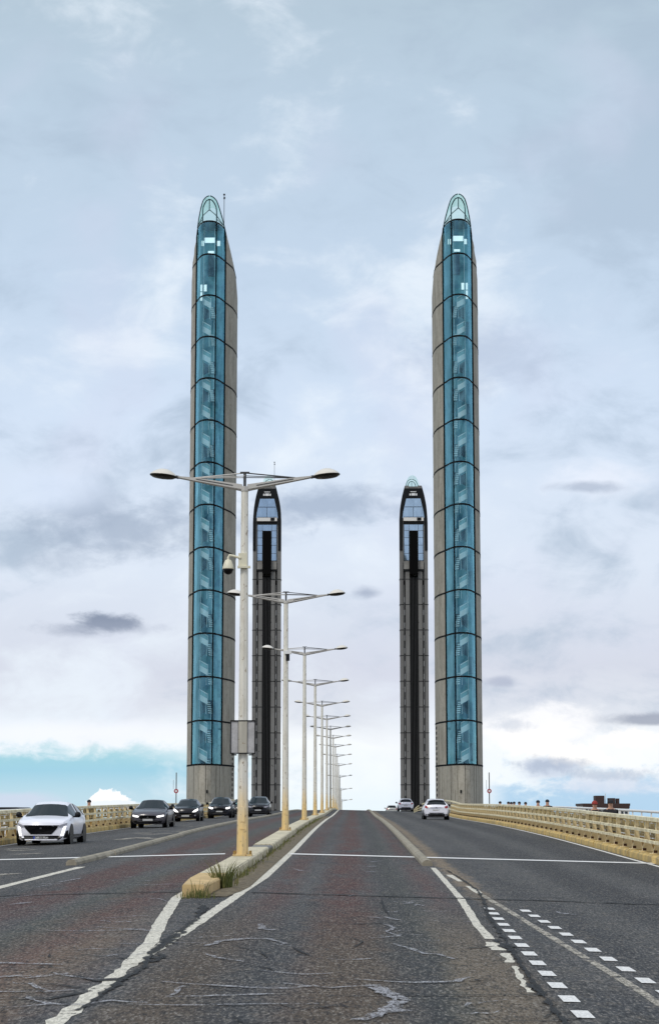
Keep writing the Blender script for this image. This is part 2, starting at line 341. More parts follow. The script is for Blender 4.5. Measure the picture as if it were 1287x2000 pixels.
def tube(bm,pts,r,seg=8,cap=True,mi=0,sx=1,sy=1):
    pts=[Vector(p) for p in pts]; n=len(pts); rs=r if isinstance(r,(list,tuple)) else [r]*n
    rings=[]
    for i,p in enumerate(pts):
        d=(pts[min(i+1,n-1)]-pts[max(i-1,0)]).normalized()
        u=d.cross(Vector((0,1,0)) if abs(d.y)<.9 else Vector((0,0,1))).normalized(); v=d.cross(u)
        rings.append([bm.verts.new(p+u*math.cos(2*math.pi*k/seg)*rs[i]*sx+v*math.sin(2*math.pi*k/seg)*rs[i]*sy) for k in range(seg)])
    for a,b in zip(rings,rings[1:]):
        for k in range(seg):
            f=bm.faces.new((a[k],a[(k+1)%seg],b[(k+1)%seg],b[k])); f.material_index=mi
    if cap:
        for rg in (rings[0],rings[-1]):
            try: f=bm.faces.new(rg); f.material_index=mi
            except ValueError: pass
def lathe(bm,prof,c=(0,0,0),seg=16,sx=1,sy=1,rot=None,mi=0):
    rings=[]
    for r,z in prof:
        rg=[]
        for k in range(seg):
            a=2*math.pi*k/seg; v=Vector((math.cos(a)*r*sx,math.sin(a)*r*sy,z))
            if rot: v=rot@v
            rg.append(bm.verts.new(v+Vector(c)))
        rings.append(rg)
    for a,b in zip(rings,rings[1:]):
        for k in range(seg):
            f=bm.faces.new((a[k],a[(k+1)%seg],b[(k+1)%seg],b[k])); f.material_index=mi
    for rg in (rings[0],rings[-1]):
        try: bm.faces.new(rg)
        except ValueError: pass
def sweep(bm,path,sec,closed=True,cap=True,mi=0):
    """path: (x,y,z) along Y; sec: (dx,dz)"""
    rings=[]
    n=len(path)
    for i,p in enumerate(path):
        a=path[max(0,i-1)]; b=path[min(n-1,i+1)]
        d=Vector((b[0]-a[0],b[1]-a[1],0)).normalized(); nx=Vector((d.y,-d.x,0))
        rings.append([bm.verts.new(Vector(p)+nx*s[0]+Vector((0,0,s[1]))) for s in sec])
    k=len(sec)
    for a,b in zip(rings,rings[1:]):
        for j in range(k if closed else k-1):
            f=bm.faces.new((a[j],a[(j+1)%k],b[(j+1)%k],b[j])); f.material_index=mi
    if cap and closed:
        bm.faces.new(rings[0]); bm.faces.new(rings[-1])
def prism(bm,poly,y0,y1,mi=0):
    """poly (x,z) extruded along y"""
    a=[bm.verts.new((x,y0,z)) for x,z in poly]; b=[bm.verts.new((x,y1,z)) for x,z in poly]; n=len(poly)
    bm.faces.new(a).material_index=mi; bm.faces.new(b[::-1]).material_index=mi
    for i in range(n): bm.faces.new((a[i],b[i],b[(i+1)%n],a[(i+1)%n])).material_index=mi
# ------------------------------------------------------------------ road profile
S=.87
_PY=np.array([-60,-20,0,38,62,100,140,188,221,255,288,322,355,389,422,456,489,600,700])*S
_PZ=np.array([-2.5,-2.12,-1.954,-1.5,-1.24,-.78,-.42,-.12,.17,.46,.6,.46,-.1,-.95,-2.5,-4.8,-7,-14,-20])*S+1.70
GY=np.arange(-52,606,2.0)
def _herm(x):
    m=np.gradient(_PZ,_PY); i=np.clip(np.searchsorted(_PY,x)-1,0,len(_PY)-2); h=_PY[i+1]-_PY[i]; t=(x-_PY[i])/h
    return (2*t**3-3*t**2+1)*_PZ[i]+(t**3-2*t**2+t)*h*m[i]+(-2*t**3+3*t**2)*_PZ[i+1]+(t**3-t**2)*h*m[i+1]
GZ=_herm(GY)
def prof(y): return float(np.interp(y,GY,GZ))
def zr(x,y): return prof(y)-.025*max(0,abs(x+2.57)-.87)
AXIS=-2.57
REX=lambda y: float(np.interp(y,[-50,40,52,64,81,109,150,185,240,600],[7.6,7.8,7.87,8.05,8.2,8.35,8.4,8.45,8.3,8.3]))   # right road edge
LEX=lambda y: float(np.interp(y,[-50,50,71,92,101,150,190,240,600],[-13.2,-12.6,-12.3,-11.9,-11.75,-11.65,-11.7,-12.9,-12.9]))
# ground, river, road deck
bm=BM()
rows=[]
for y,z in ((-3000,-9),(60,-9),(110,-13),(150,-17.5),(400,-17.5),(450,-13.5),(9000*.6,-13.2),(8200,-13)):
    rows.append([bm.verts.new((x,y,z)) for x in (-4000,-300,300,4000)])
for a,b in zip(rows,rows[1:]):
    for k in range(3): bm.faces.new((a[k],a[k+1],b[k+1],b[k]))
tag(obj('ground',bm,M['land']),kind='structure')
bm=BM(); vs=[bm.verts.new(v) for v in ((-4000,112,-14.6),(4000,112,-14.6),(4000,440,-14.6),(-4000,440,-14.6))]; bm.faces.new(vs)
tag(obj('water',bm,M['water']),kind='structure')
bm=BM(); prev=None
for y in GY:
    xs=[LEX(y)-.9,-8,-5.2,AXIS-.87,AXIS,AXIS+.87,1,4,REX(y)+.9]
    r=[bm.verts.new((x,y,zr(x,y))) for x in xs]
    if prev:
        for k in range(len(xs)-1): bm.faces.new((prev[k],prev[k+1],r[k+1],r[k]))
    prev=r
tag(obj('road',bm,M['asphalt'],recalc=False),kind='structure')
bm=BM()
ypts=[y for y in GY if y<=470]
for (x0,x1) in ((-16.8,-8),(-8,2.5),(2.5,13.4)):
    pass
rings=[]
for y in ypts:
    z=prof(y)-.75; rings.append([bm.verts.new(v) for v in ((-17,y,z),(13.6,y,z),(13.6,y,z-.9),(5,y,z-2.6),(-9,y,z-2.6),(-17,y,z-.9))])
for a,b in zip(rings,rings[1:]):
    for k in range(6): bm.faces.new((a[k],a[(k+1)%6],b[(k+1)%6],b[k]))
bm.faces.new(rings[0]); bm.faces.new(rings[-1])
tag(obj('bridge_deck',bm,M['deckc']),kind='structure')
# walkways outside the parapets
for x0f,x1f in ((lambda y:REX(y)+.92,lambda y:13.4),(lambda y:-16.8,lambda y:LEX(y)-.92)):
    bm=BM(); rings=[]
    for y in ypts:
        if y>330: break
        a,b=x0f(y),x1f(y); z=zr(REX(y),y)-.35
        rings.append([bm.verts.new(v) for v in ((a,y,z),(b,y,z),(b,y,z-.7),(a,y,z-.7))])
    for a,b in zip(rings,rings[1:]):
        for k in range(4): bm.faces.new((a[k],a[(k+1)%4],b[(k+1)%4],b[k]))
    bm.faces.new(rings[0]); bm.faces.new(rings[-1])
    tag(obj('walkway',bm,M['walk']),kind='structure')
# ------------------------------------------------------------------ road markings
def dense(pts,step=.8):
    out=[]
    for (x0,y0),(x1,y1) in zip(pts,pts[1:]):
        n=max(1,int(math.hypot(x1-x0,y1-y0)/step))
        for i in range(n): out.append((x0+(x1-x0)*i/n,y0+(y1-y0)*i/n))
    out.append(pts[-1]); return out
def strip(bm,pts,wd,lift=.005,jit=0,step=.8,mi=0,taper=False):
    P=dense(pts,step); n=len(P); L=[];
    for i,(x,y) in enumerate(P):
        a=P[max(0,i-1)]; b=P[min(n-1,i+1)]; d=Vector((b[0]-a[0],b[1]-a[1])).normalized(); nx,ny=d.y,-d.x
        h=wd/2*(1+random.uniform(-jit,jit)); j=random.uniform(-jit,jit)*wd*.4
        if taper: h*=.35+.65*math.sin(math.pi*min(1,max(0,(i+.3)/n)))
        q=[]
        for s in (-1,1):
            X=x+nx*(h*s+j); Y=y+ny*(h*s+j); q.append(bm.verts.new((X,Y,zr(X,Y)+lift)))
        L.append(q)
    for a,b in zip(L,L[1:]): bm.faces.new((a[0],a[1],b[1],b[0])).material_index=mi
def marks(name,lst,m,kind='structure'):
    bm=BM()
    for k in lst: strip(bm,*k[0:1],**k[1])
    bmesh.ops.recalc_face_normals(bm,faces=bm.faces)
    for f in bm.faces:
        if f.normal.z<0: f.normal_flip()
    return tag(obj(name,bm,m,recalc=False),kind=kind)
medR=[(-1.88,33.8),(-2.06,24.04),(-2.2,19.8),(-2.2,15.1),(-2.25,8)]
marks('white_line',[([(-1.72,300),(-1.72,120),(-1.72,60),(-1.76,40),(-1.9,33.6)],dict(wd=.17,lift=.005)),(medR[:2],dict(wd=.165,jit=.12,lift=.005,step=.35)),(medR[1:],dict(wd=.135,jit=.3,lift=.0055,step=.25)),
  ([(-2.78,36.9),(-2.80,32.2),(-2.50,26.6),(-2.28,23.1),(-2.2,20.1)],dict(wd=.17,jit=.1,lift=.0085,step=.4)),
  ([(1.83,47.5),(1.75,33.6),(1.63,27.4),(1.63,24.7)],dict(wd=.12,jit=.1,step=.4)),
  ([(1.62,24.2),(1.60,23.0)],dict(wd=.16,jit=.35,step=.2)),([(1.66,22.6),(1.62,21.4)],dict(wd=.10,jit=.4,step=.2)),
  ([(1.62,21.0),(1.58,19.6),(1.56,18.3)],dict(wd=.07,jit=.5,step=.2)),
  ([(2.02,43.6),(2.10,40.4)],dict(wd=.13,jit=.2)),([(2.14,38.5),(2.18,35.8)],dict(wd=.13,jit=.2)),
  ([(-6.36,47.6),(-6.45,41.5),(-6.5,36.7),(-6.6,15)],dict(wd=.22,jit=.1))],M['paint'])
marks('dim_line',[([(2.18,35.8),(2.33,29.4),(2.45,24.1),(2.55,20.2),(2.60,17.5),(2.62,8)],dict(wd=.10,jit=.1))],M['paintdim'])
def edge(f,y0,y1,off): return [(f(y)+off,y) for y in np.arange(y0,y1,8)]
marks('edge_line',[(edge(REX,10,200,-.1),dict(wd=.13)),(edge(LEX,10,200,.1),dict(wd=.13))],M['line'])
marks('joint_line',[([(-11.9,54.7),(AXIS-.9,54.95)],dict(wd=.8,lift=.0115,step=.7)),([(AXIS+.85,54.95),(8.0,54.7)],dict(wd=.8,lift=.0115,step=.7))],M['line'])
for row,(x0,y0),(x1,y1),n in ((0,(2.04,31.0),(1.83,16.6),13),(1,(2.56,30.7),(2.80,18.5),11)):
    bm=BM()
    for i in range(n+4):
        f=i/(n-1); x=x0+(x1-x0)*f; y=y0+(y1-y0)*f
        if y<8: break
        strip(bm,[(x,y-.27),(x,y+.27)],.145,lift=.0095,step=.3,jit=.03)
    for f in bm.faces:
        if f.normal.z<0: f.normal_flip()
    tag(obj('dashed_line',bm,M['paintnew'],recalc=True),kind='structure')
sq=dict(wd=.045,jit=.5,step=.15,lift=.012,taper=True)
def Q(pts,wd=.045,**k): d=dict(sq); d['wd']=wd; d.update(k); return (pts,d)
def wander(n,x0,x1,y0,y1,l0,l1,wd,seed):
    rg=random.Random(seed); out=[]
    for _ in range(n):
        y=y0+(y1-y0)*rg.random()**1.5; x=rg.uniform(x0,x1); L=rg.uniform(l0,l1); k=rg.randint(4,8); p=[]
        yy=y
        for i in range(k): p.append((x+L*i/(k-1),yy)); yy+=rg.gauss(0,.16)
        out.append(Q(p,wd*rg.uniform(.5,1.2),jit=.8))
    return out
marks('sealant_scribble',wander(12,-3.6,-2.6,15.5,40,.4,1.1,.05,3)+wander(14,-1.9,1.0,15.5,34,.25,.9,.045,5)+wander(8,-6.5,-4,36,60,.4,1.2,.07,8)+wander(6,.1,.9,24,60,.12,.35,.09,4)+[
 Q([(-1.72,18.38),(-1.47,18.22),(-1.1,18.08),(-.65,18.02),(-.32,18.34)],.10),
 Q([(-1.5,18.02),(-1.51,17.34),(-1.55,17.08)],.07),Q([(-1.55,17.08),(-1.26,17.2),(-.95,17.4),(-.68,17.56)],.08),
 Q([(-1.93,16.44),(-1.41,16.44),(-.81,16.7),(-.29,16.84)],.06),
 Q([(-1.61,22.44),(-1.5,23.24),(-1.21,23.72),(-.98,23.74),(-.75,23.04)],.10),Q([(-1.54,21.42),(-1.41,21.02),(-1.1,20.62)],.07),
 Q([(-1.19,26.24),(-1.13,25.32),(-.99,25.18)],.09,taper=False),Q([(-3.9,20.4),(-3.23,20.18),(-2.84,20.08)],.10),Q([(-3.6,18.4),(-3.23,18.76),(-3.07,18.92),(-2.84,18.92)],.10),
 Q([(-3.4,17.4),(-2.53,17.46)],.07),Q([(-2.81,19.18),(-2.65,18.92),(-2.37,18.58),(-2.1,18.58)],.06),Q([(-3.9,25.06),(-3.35,24.72),(-2.82,24.9),(-2.36,25.26)],.06),
 Q([(-5.63,39),(-5.43,40.7)],.10),Q([(-5.8,37),(-5.6,37.9)],.08),Q([(-5.24,31.14),(-4.98,31.74)],.12),Q([(-5.9,33),(-5.1,34.4)],.05),
 Q([(.43,23.52),(.62,22.84),(.77,22.18),(.91,22.22),(1.02,21.6)],.08),
 Q([(.15,18.56),(.25,18.12),(.32,17.58),(.42,17.3),(.31,16.76),(.37,16.5),(.2,16.16),(.01,15.76)],.12,taper=False,jit=.7),
 Q([(.18,18.3),(.34,17.4),(.30,16.6),(.12,16.0)],.09,taper=False,jit=.8,lift=.0155),
 Q([(-.03,19.1),(.06,19.04),(.25,18.94),(.58,18.88),(.95,19.14),(1.08,19.58)],.10),
 Q([(.36,28.44),(.68,27.48)],.08),Q([(.38,26.84),(.52,26.22),(.39,25.42)],.07),Q([(.39,25.42),(.55,24.7),(.2,24.24)],.07),
 Q([(-1.3,44.5),(-1.11,43.48),(-.95,43.6)],.13),Q([(3.01,30.64),(3.1,30.06),(3.27,30.02)],.10),Q([(.3,47),(.5,47.5)],.12),Q([(.42,50.2),(.6,51)],.12),Q([(.25,43.8),(.45,44.3)],.12),
 Q([(-.35,21.3),(-.1,21.1),(.2,21.4)],.05),Q([(-.9,19.7),(-.5,19.4),(-.2,19.6)],.05)],M['seal'])
marks('pavement_crack',wander(10,-3.6,-2.4,15.5,36,.3,.9,.03,13)+wander(18,-1.8,1.2,15.5,38,.2,.8,.028,15)+wander(6,2.6,4.5,22,40,.4,1.0,.03,18)+[
 Q([(-.23,17.48),(.41,17.72),(.88,17.84),(1.63,18.04)],.035,taper=False),Q([(1.23,23.04),(1.61,23.54)],.05),Q([(-.34,26.46),(-.01,26.7),(.37,27.14)],.05),
 Q([(.44,33.26),(.44,30.42),(.5,28.62)],.035),Q([(-.54,22.38),(-.69,22.68),(-.44,21.4)],.04),Q([(-3.3,16.9),(-2.49,16.9),(-2.23,17.54)],.05),
 Q([(2.08,46),(2.16,42),(2.21,36.38),(2.09,33.12),(1.9,29.08),(1.81,25.06),(1.75,22.72),(1.68,20.14),(1.66,18.36),(1.61,16.5),(1.63,15.88),(1.6,12)],.05,taper=False,jit=.8,lift=.0135),
 Q([(1.68,24.6),(1.72,23.6),(1.78,22.7)],.13,jit=.8),Q([(1.62,19.1),(1.64,18.0)],.09,jit=.8),
 Q([(-2.2,30.1),(-2.08,27.14),(-2.09,25.18),(-2.13,23.24),(-2.12,21.64),(-2.03,19.8),(-2.08,18.62),(-2.14,16)],.06,taper=False,jit=.9,lift=.0135),
 Q([(-2.06,24.8),(-2.10,23.4),(-2.08,22.0)],.12,jit=.9,lift=.0150),Q([(-2.0,21.4),(-1.98,20.4)],.12,jit=.9),Q([(-2.32,18.4),(-2.05,18.7)],.13,jit=.9),Q([(-2.6,19.0),(-2.3,18.4)],.05),
 Q([(-2.3,30.6),(-2.1,29.2),(-2.15,28.1)],.12,jit=.8),
 Q([(-6.9,34.0),(-5,34.05),(-2.9,34.0)],.15,taper=False,jit=.5),Q([(-1.7,34.0),(1,33.8),(3,33.8),(7.6,32.9)],.16,taper=False,jit=.5),
 Q([(-12,34.2),(-6.9,34.0)],.05,taper=False),Q([(-1.35,22.6),(-1.0,22.0),(-.9,21.2)],.03),Q([(-.1,24.5),(.1,23.7),(0,22.9)],.03)],M['crack'])
# worn paint on the left carriageway (arrow and bus markings)
lst=[Q([(-8.75,75.4),(-8.3,78.2),(-7.75,76.4),(-7.35,75.6)],.5,jit=.25,taper=False)]
for (x,y) in ((-8.3,84),(-7.9,85),(-8.9,86),(-7.6,90),(-9.2,88),(-8.8,92),(-7.4,104),(-8.4,103),(-7.9,108),(-9.0,110),(-7.7,114),(-8.5,118),(-8.9,141),(-8.2,143),(-7.6,147),(-10.4,64),(-10.9,66),(-9.6,60)):
    lst.append(Q([(x-.35,y-.3),(x+.35,y+.3)],.5,jit=.4,taper=False,lift=.009))
lst.append(Q([(-7.75,43.2),(-7.35,44.2)],.45,jit=.2,taper=False))
marks('worn_arrow_marking',lst,M['paintdim'])
# ------------------------------------------------------------------ kerbs
def kerb_run(name,xf,segs,sec,m,lab=None):
    for (a,b) in segs:
        bm=BM(); n=max(1,int((b-a)/2)); path=[(xf(y),y,zr(xf(y),y)) for y in np.linspace(a,b,n+1)]
        sweep(bm,path,sec); o=obj(name,bm,m); tag(o,kind='structure')
rnd=[(-.125,-.02),(-.125,.07),(-.08,.125),(0,.145),(.08,.125),(.125,.07),(.125,-.02)]
def segs(pts,gap=.10):
    return [(a+(gap/2),b-(gap/2)) for a,b in zip(pts,pts[1:])]
kerb_run('separator_kerb',lambda y:1.74,segs([48.6,55.6]+list(np.arange(72,310,16.3))),rnd,M['sep'])
kerb_run('separator_kerb',lambda y:-6.72-.07*max(0,(56-y)/8)+(-.1 if y>80 else 0),segs([48.8,56.4]+[72.6]+list(np.arange(89,310,16.3)),.25),rnd,M['sep'])
# median blocks
LY=[47+29.1*i for i in range(14)]
hw=.275
def median_block(y0,y1,h=.2,nose=False,m=None,w0=hw):
    bm=BM(); n=max(1,int((y1-y0)/2)); sec=[(-w0,-.03),(-w0,h-.03),(-w0+.03,h),(w0-.03,h),(w0,h-.03),(w0,-.03)]
    if nose:
        path=[(AXIS+.02,y,zr(AXIS,y)) for y in (y0,y0+1.6)]
        rings=[]
        for (y,k) in ((y0,.62),(y0+.12,.66),(y0+2.4,1.0),(y1,1.0)):
            rings.append([bm.verts.new((AXIS+ (s[0]*k if s[0]<0 else s[0]*(k*.9+.1)),y,zr(AXIS,y)+s[1])) for s in sec])
        for a,b in zip(rings,rings[1:]):
            for j in range(6): bm.faces.new((a[j],a[(j+1)%6],b[(j+1)%6],b[j]))
        bm.faces.new(rings[0]); bm.faces.new(rings[-1])
    else:
        sweep(bm,[(AXIS,y,zr(AXIS,y)) for y in np.linspace(y0,y1,n+1)],sec)
    return tag(obj('median_kerb',bm,m or M['kerb']),kind='structure')
median_block(32.6,37.2,.2,True,M['kerbend'])
bk=[37.24,48.2,54.8,57.6,70,83,96,110,124,139,154,169,185,201,217,233,249,265,281,297,313,329,345,361,377,393,409,430]
for i,(a,b) in enumerate(zip(bk,bk[1:])): median_block(a+.03,b-.03,.2 if i!=2 else .17,m=M['kerb'] if i!=2 else M['concg'])
# soil strip beside the median
bm=BM(); 
P=dense([(-2.05,150),(-2.05,60),(-2.07,36),(-2.2,33.2),(-2.25,32.6)],.5)
L=[]
for i,(x,y) in enumerate(P):
    h=.24*(1 if y>34 else .9); L.append([bm.verts.new((x+q*h,y,zr(x+q*h,y)+ (.010 if abs(q)==1 else (.03+random.uniform(0,.02) if y>33.5 else .014)))) for q in (-1,-.3,.3,1)])
for a,b in zip(L,L[1:]):
    for k in range(3): bm.faces.new((a[k],a[k+1],b[k+1],b[k]))
tag(obj('verge_soil',bm,M['soil'],recalc=True),kind='structure')
# grass along the kerb (uncountable) and the tall tuft at the nose
def blades(bm,cx,cy,n,h,spread,lean=.35,wd=.008):
    for _ in range(n):
        a=random.uniform(0,6.28); r=spread*math.sqrt(random.random()); x=cx+math.cos(a)*r; y=cy+math.sin(a)*r*1.5; z=zr(x,y)
        hh=h*random.uniform(.45,1.1); dxx=math.cos(a)*lean*hh*random.uniform(.2,1.2); dyy=math.sin(a)*lean*hh*random.uniform(.2,1)
        b=random.uniform(0,3.14); ux,uy=math.cos(b)*wd,math.sin(b)*wd
        pts=[(0,0,0,1),(.35,.3*0,.4,.9),(.7,0,.75,.6),(1.1,0,1,.05)]
        pr=None
        for (t,_,zz,ww) in pts:
            c=Vector((x+dxx*t*t,y+dyy*t*t,z+hh*zz)); q=(bm.verts.new(c-Vector((ux*ww,uy*ww,0))),bm.verts.new(c+Vector((ux*ww,uy*ww,0))))
            if pr: bm.faces.new((pr[0],pr[1],q[1],q[0]))
            pr=q
bm=BM()
for y in np.arange(34,130,.55):
    if random.random()<.75: blades(bm,-2.22+random.uniform(-.05,.12),y+random.uniform(-.3,.3),9 if y<60 else 6,random.uniform(.06,.22),.12,wd=.01)
for y in np.arange(60,75,.5):
    if random.random()<.5: blades(bm,AXIS-.33,y,7,.2,.08)
for k in range(16): blades(bm,-2.55+random.uniform(-.2,.3),32.3+random.uniform(-.3,.3),7,.14,.1)
tag(obj('grass',bm,M['grass'],recalc=False),'low weeds and grass growing in the soil strip along the median kerb','grass',kind='stuff')
bm=BM(); blades(bm,-2.26,35.2,110,.50,.16,.55,.010)
tag(obj('weed_tuft',bm,M['grass'],recalc=False),'tall green weed tuft at the right side of the ochre median nose','weed')
bm=BM(); blades(bm,-2.47,32.45,14,.34,.16,.5,.007)
tag(obj('weed_tuft',bm,M['grass'],recalc=False),'few thin dry stalks in front of the ochre end face of the median','weed')
# ------------------------------------------------------------------ parapets
def PXR(y):
    return REX(y)+.42
def PXL(y):
    return LEX(y)-.42
def parapet(side,label):
    f=PXR if side>0 else PXL
    root=thing('parapet',label,'parapet',(f(20),20,zr(f(20),20))); off=Vector(root.location)
    ys=list(np.arange(12,188,2))
    path=[(f(y),y,zr(f(y),y)) for y in ys]
    # past the pylon approach the rails swing in towards the road and come down
    endp=[(side*.05,190,.03),(side*-.12,193,.05),(side*-.5,196,.03),(side*-1.1,199.5,-.08),(side*-1.8,202.5,-.27),(side*-2.35,204.6,-.58),(side*-2.7,205.6,-.95)]
    x0=path[-1][0]
    bump=[(y,float(np.interp(y,[150,168,180,190,205],[0,.0,.12,.20,.20]))) for y in ys]
    bp=dict(bump)
    def loc(p): return (p[0]-off.x,p[1]-off.y,p[2]-off.z)
    for nm,h,hh,ww in (('top_rail',1.15,.05,.09),('middle_rail',.84,.038,.06),('lower_rail',.54,.038,.06)):
        P=[(x-side*.12*(nm!='top_rail')-side*.05,y,z+h+bp[y]*h) for (x,y,z) in path]
        zc=zr(x0,188); 
        P+=[(x0+dx-side*.1,y,zr(x0,y)+max(.05,(h*1.16+dz*(h/1.15)))) for dx,y,dz in endp]
        bm=BM(); sweep(bm,[loc(p) for p in P],[(-ww,-hh),(-ww,hh),(0,hh*1.25),(ww,hh),(ww,-hh)]); obj(nm,bm,M['rail'],root)
    # posts
    y=14.0; first=None
    pm=None
    while y<187:
        x=f(y); z=zr(x,y)
        if pm is None:
            bm=BM()
            prism(bm,[(-.16,.2),(.20,.2),(.10,.5),(.05,.85),(.06,1.10),(-.02,1.10),(-.06,.85),(-.06,.5)],-.06,.06)
            box(bm,(0,0,.225),(.42,.26,.03)); box(bm,(-.08,-.068,.275),(.10,.02,.08),mi=1)  # small dark box stands for the shadow at the post foot
            bmesh.ops.recalc_face_normals(bm,faces=bm.faces)
            if side<0:
                for v in bm.verts: v.co.x*=-1
                bmesh.ops.reverse_faces(bm,faces=bm.faces)
            o=obj('post',bm,[M['ppost'],M['footshade']],root); pm=o.data
        else:
            o=bpy.data.objects.new('post',pm); COL.objects.link(o); o.parent=root
        o.location=loc((x,y,z)); y+=2.35
    # base blocks: every four posts a joint
    y=14.0-1.2
    while y<187:
        b=min(y+9.3,188); n=5
        P=[(f(q),q,zr(f(q),q)) for q in np.linspace(y,b,n)]
        bm=BM(); sweep(bm,[loc(p) for p in P],[(-.34,-.05),(-.34,.17),(-.28,.22),(.40,.22),(.40,-.05)] if side>0 else [(-.40,-.05),(-.40,.22),(.28,.22),(.34,.17),(.34,-.05)])
        obj('base_block',bm,M['pbase'],root)
        y=b+.26
        if b>=188: break
    # panels behind the posts: solid ochre foot, perforated upper band
    for (z0,z1,m,nm) in ((.22,.60,'ochre','lower_panel'),(.60,1.06,'ppanel','upper_panel')):
        bm=BM()
        for (a,b) in zip(np.arange(14,187,1.175),np.arange(15.175,189,1.175)):
            if nm=='lower_panel': spans=[(a+.12,b-.20,z0,z1-.04)]
            else:
                L=b-a; spans=[(a+.02,b-.02,.60,.67),(a+.02,b-.02,.82,.90),(a+.02,b-.02,1.02,1.06)]
                for q in range(3):
                    s=a+.02+(L-.04)*q/5; spans.append((s,s+.14+random.uniform(0,.10),.68,.80)); spans.append((s+.02,s+.2+random.uniform(0,.12),.90,1.0))
            for (c,d,e,g) in spans:
                xc=f((c+d)/2)+side*.22
                za=zr(f(c),c); zb=zr(f(d),d)
                v=[(xc-.02,c,za+e),(xc+.02,c,za+e),(xc+.02,c,za+g),(xc-.02,c,za+g)]; u=[(xc-.02,d,zb+e),(xc+.02,d,zb+e),(xc+.02,d,zb+g),(xc-.02,d,zb+g)]
                A=[bm.verts.new(loc(p)) for p in v]; B=[bm.verts.new(loc(p)) for p in u]
                bm.faces.new(A); bm.faces.new(B[::-1])
                for k in range(4): bm.faces.new((A[k],B[k],B[(k+1)%4],A[(k+1)%4]))
        obj(nm,bm,M[m],root)
    return root
parapet(1,'ochre and cream parapet along the right road edge')
parapet(-1,'yellow ochre parapet along the left road edge behind the oncoming cars')
# outer handrails of the walkways
def handrail(xf,y0,y1,label,m):
    root=thing('handrail',label,'railing',(xf(y0),y0,zr(REX(y0),y0)-.35)); off=Vector(root.location)
    zz=lambda y: zr(REX(y),y)-.35
    bm=BM(); tube(bm,[Vector((xf(y),y,zz(y)+1.35))-off for y in np.arange(y0,y1+.1,3)],.06,8); obj('top_rail',bm,m,root)
    bm=BM(); tube(bm,[Vector((xf(y),y,zz(y)+.25))-off for y in np.arange(y0,y1+.1,3)],.03,6); obj('lower_rail',bm,m,root)
    me=None
    for y in np.arange(y0,y1+.1,3):
        if me is None:
            bm=BM(); tube(bm,[(0,-.35,0),(0,0,1.31)],.03,6); tube(bm,[(0,.35,0),(0,0,1.31)],.03,6); o=obj('post',bm,m,root); me=o.data
        else:
            o=bpy.data.objects.new('post',me); COL.objects.link(o); o.parent=root
        o.location=Vector((xf(y),y,zz(y)))-off
    return root
handrail(lambda y:13.1,60,180,'white handrail with slanting struts on the outer edge of the right walkway',M['white'])
handrail(lambda y:-16.4,60,180,'white handrail on the outer edge of the left walkway beyond the ochre parapet',M['white'])
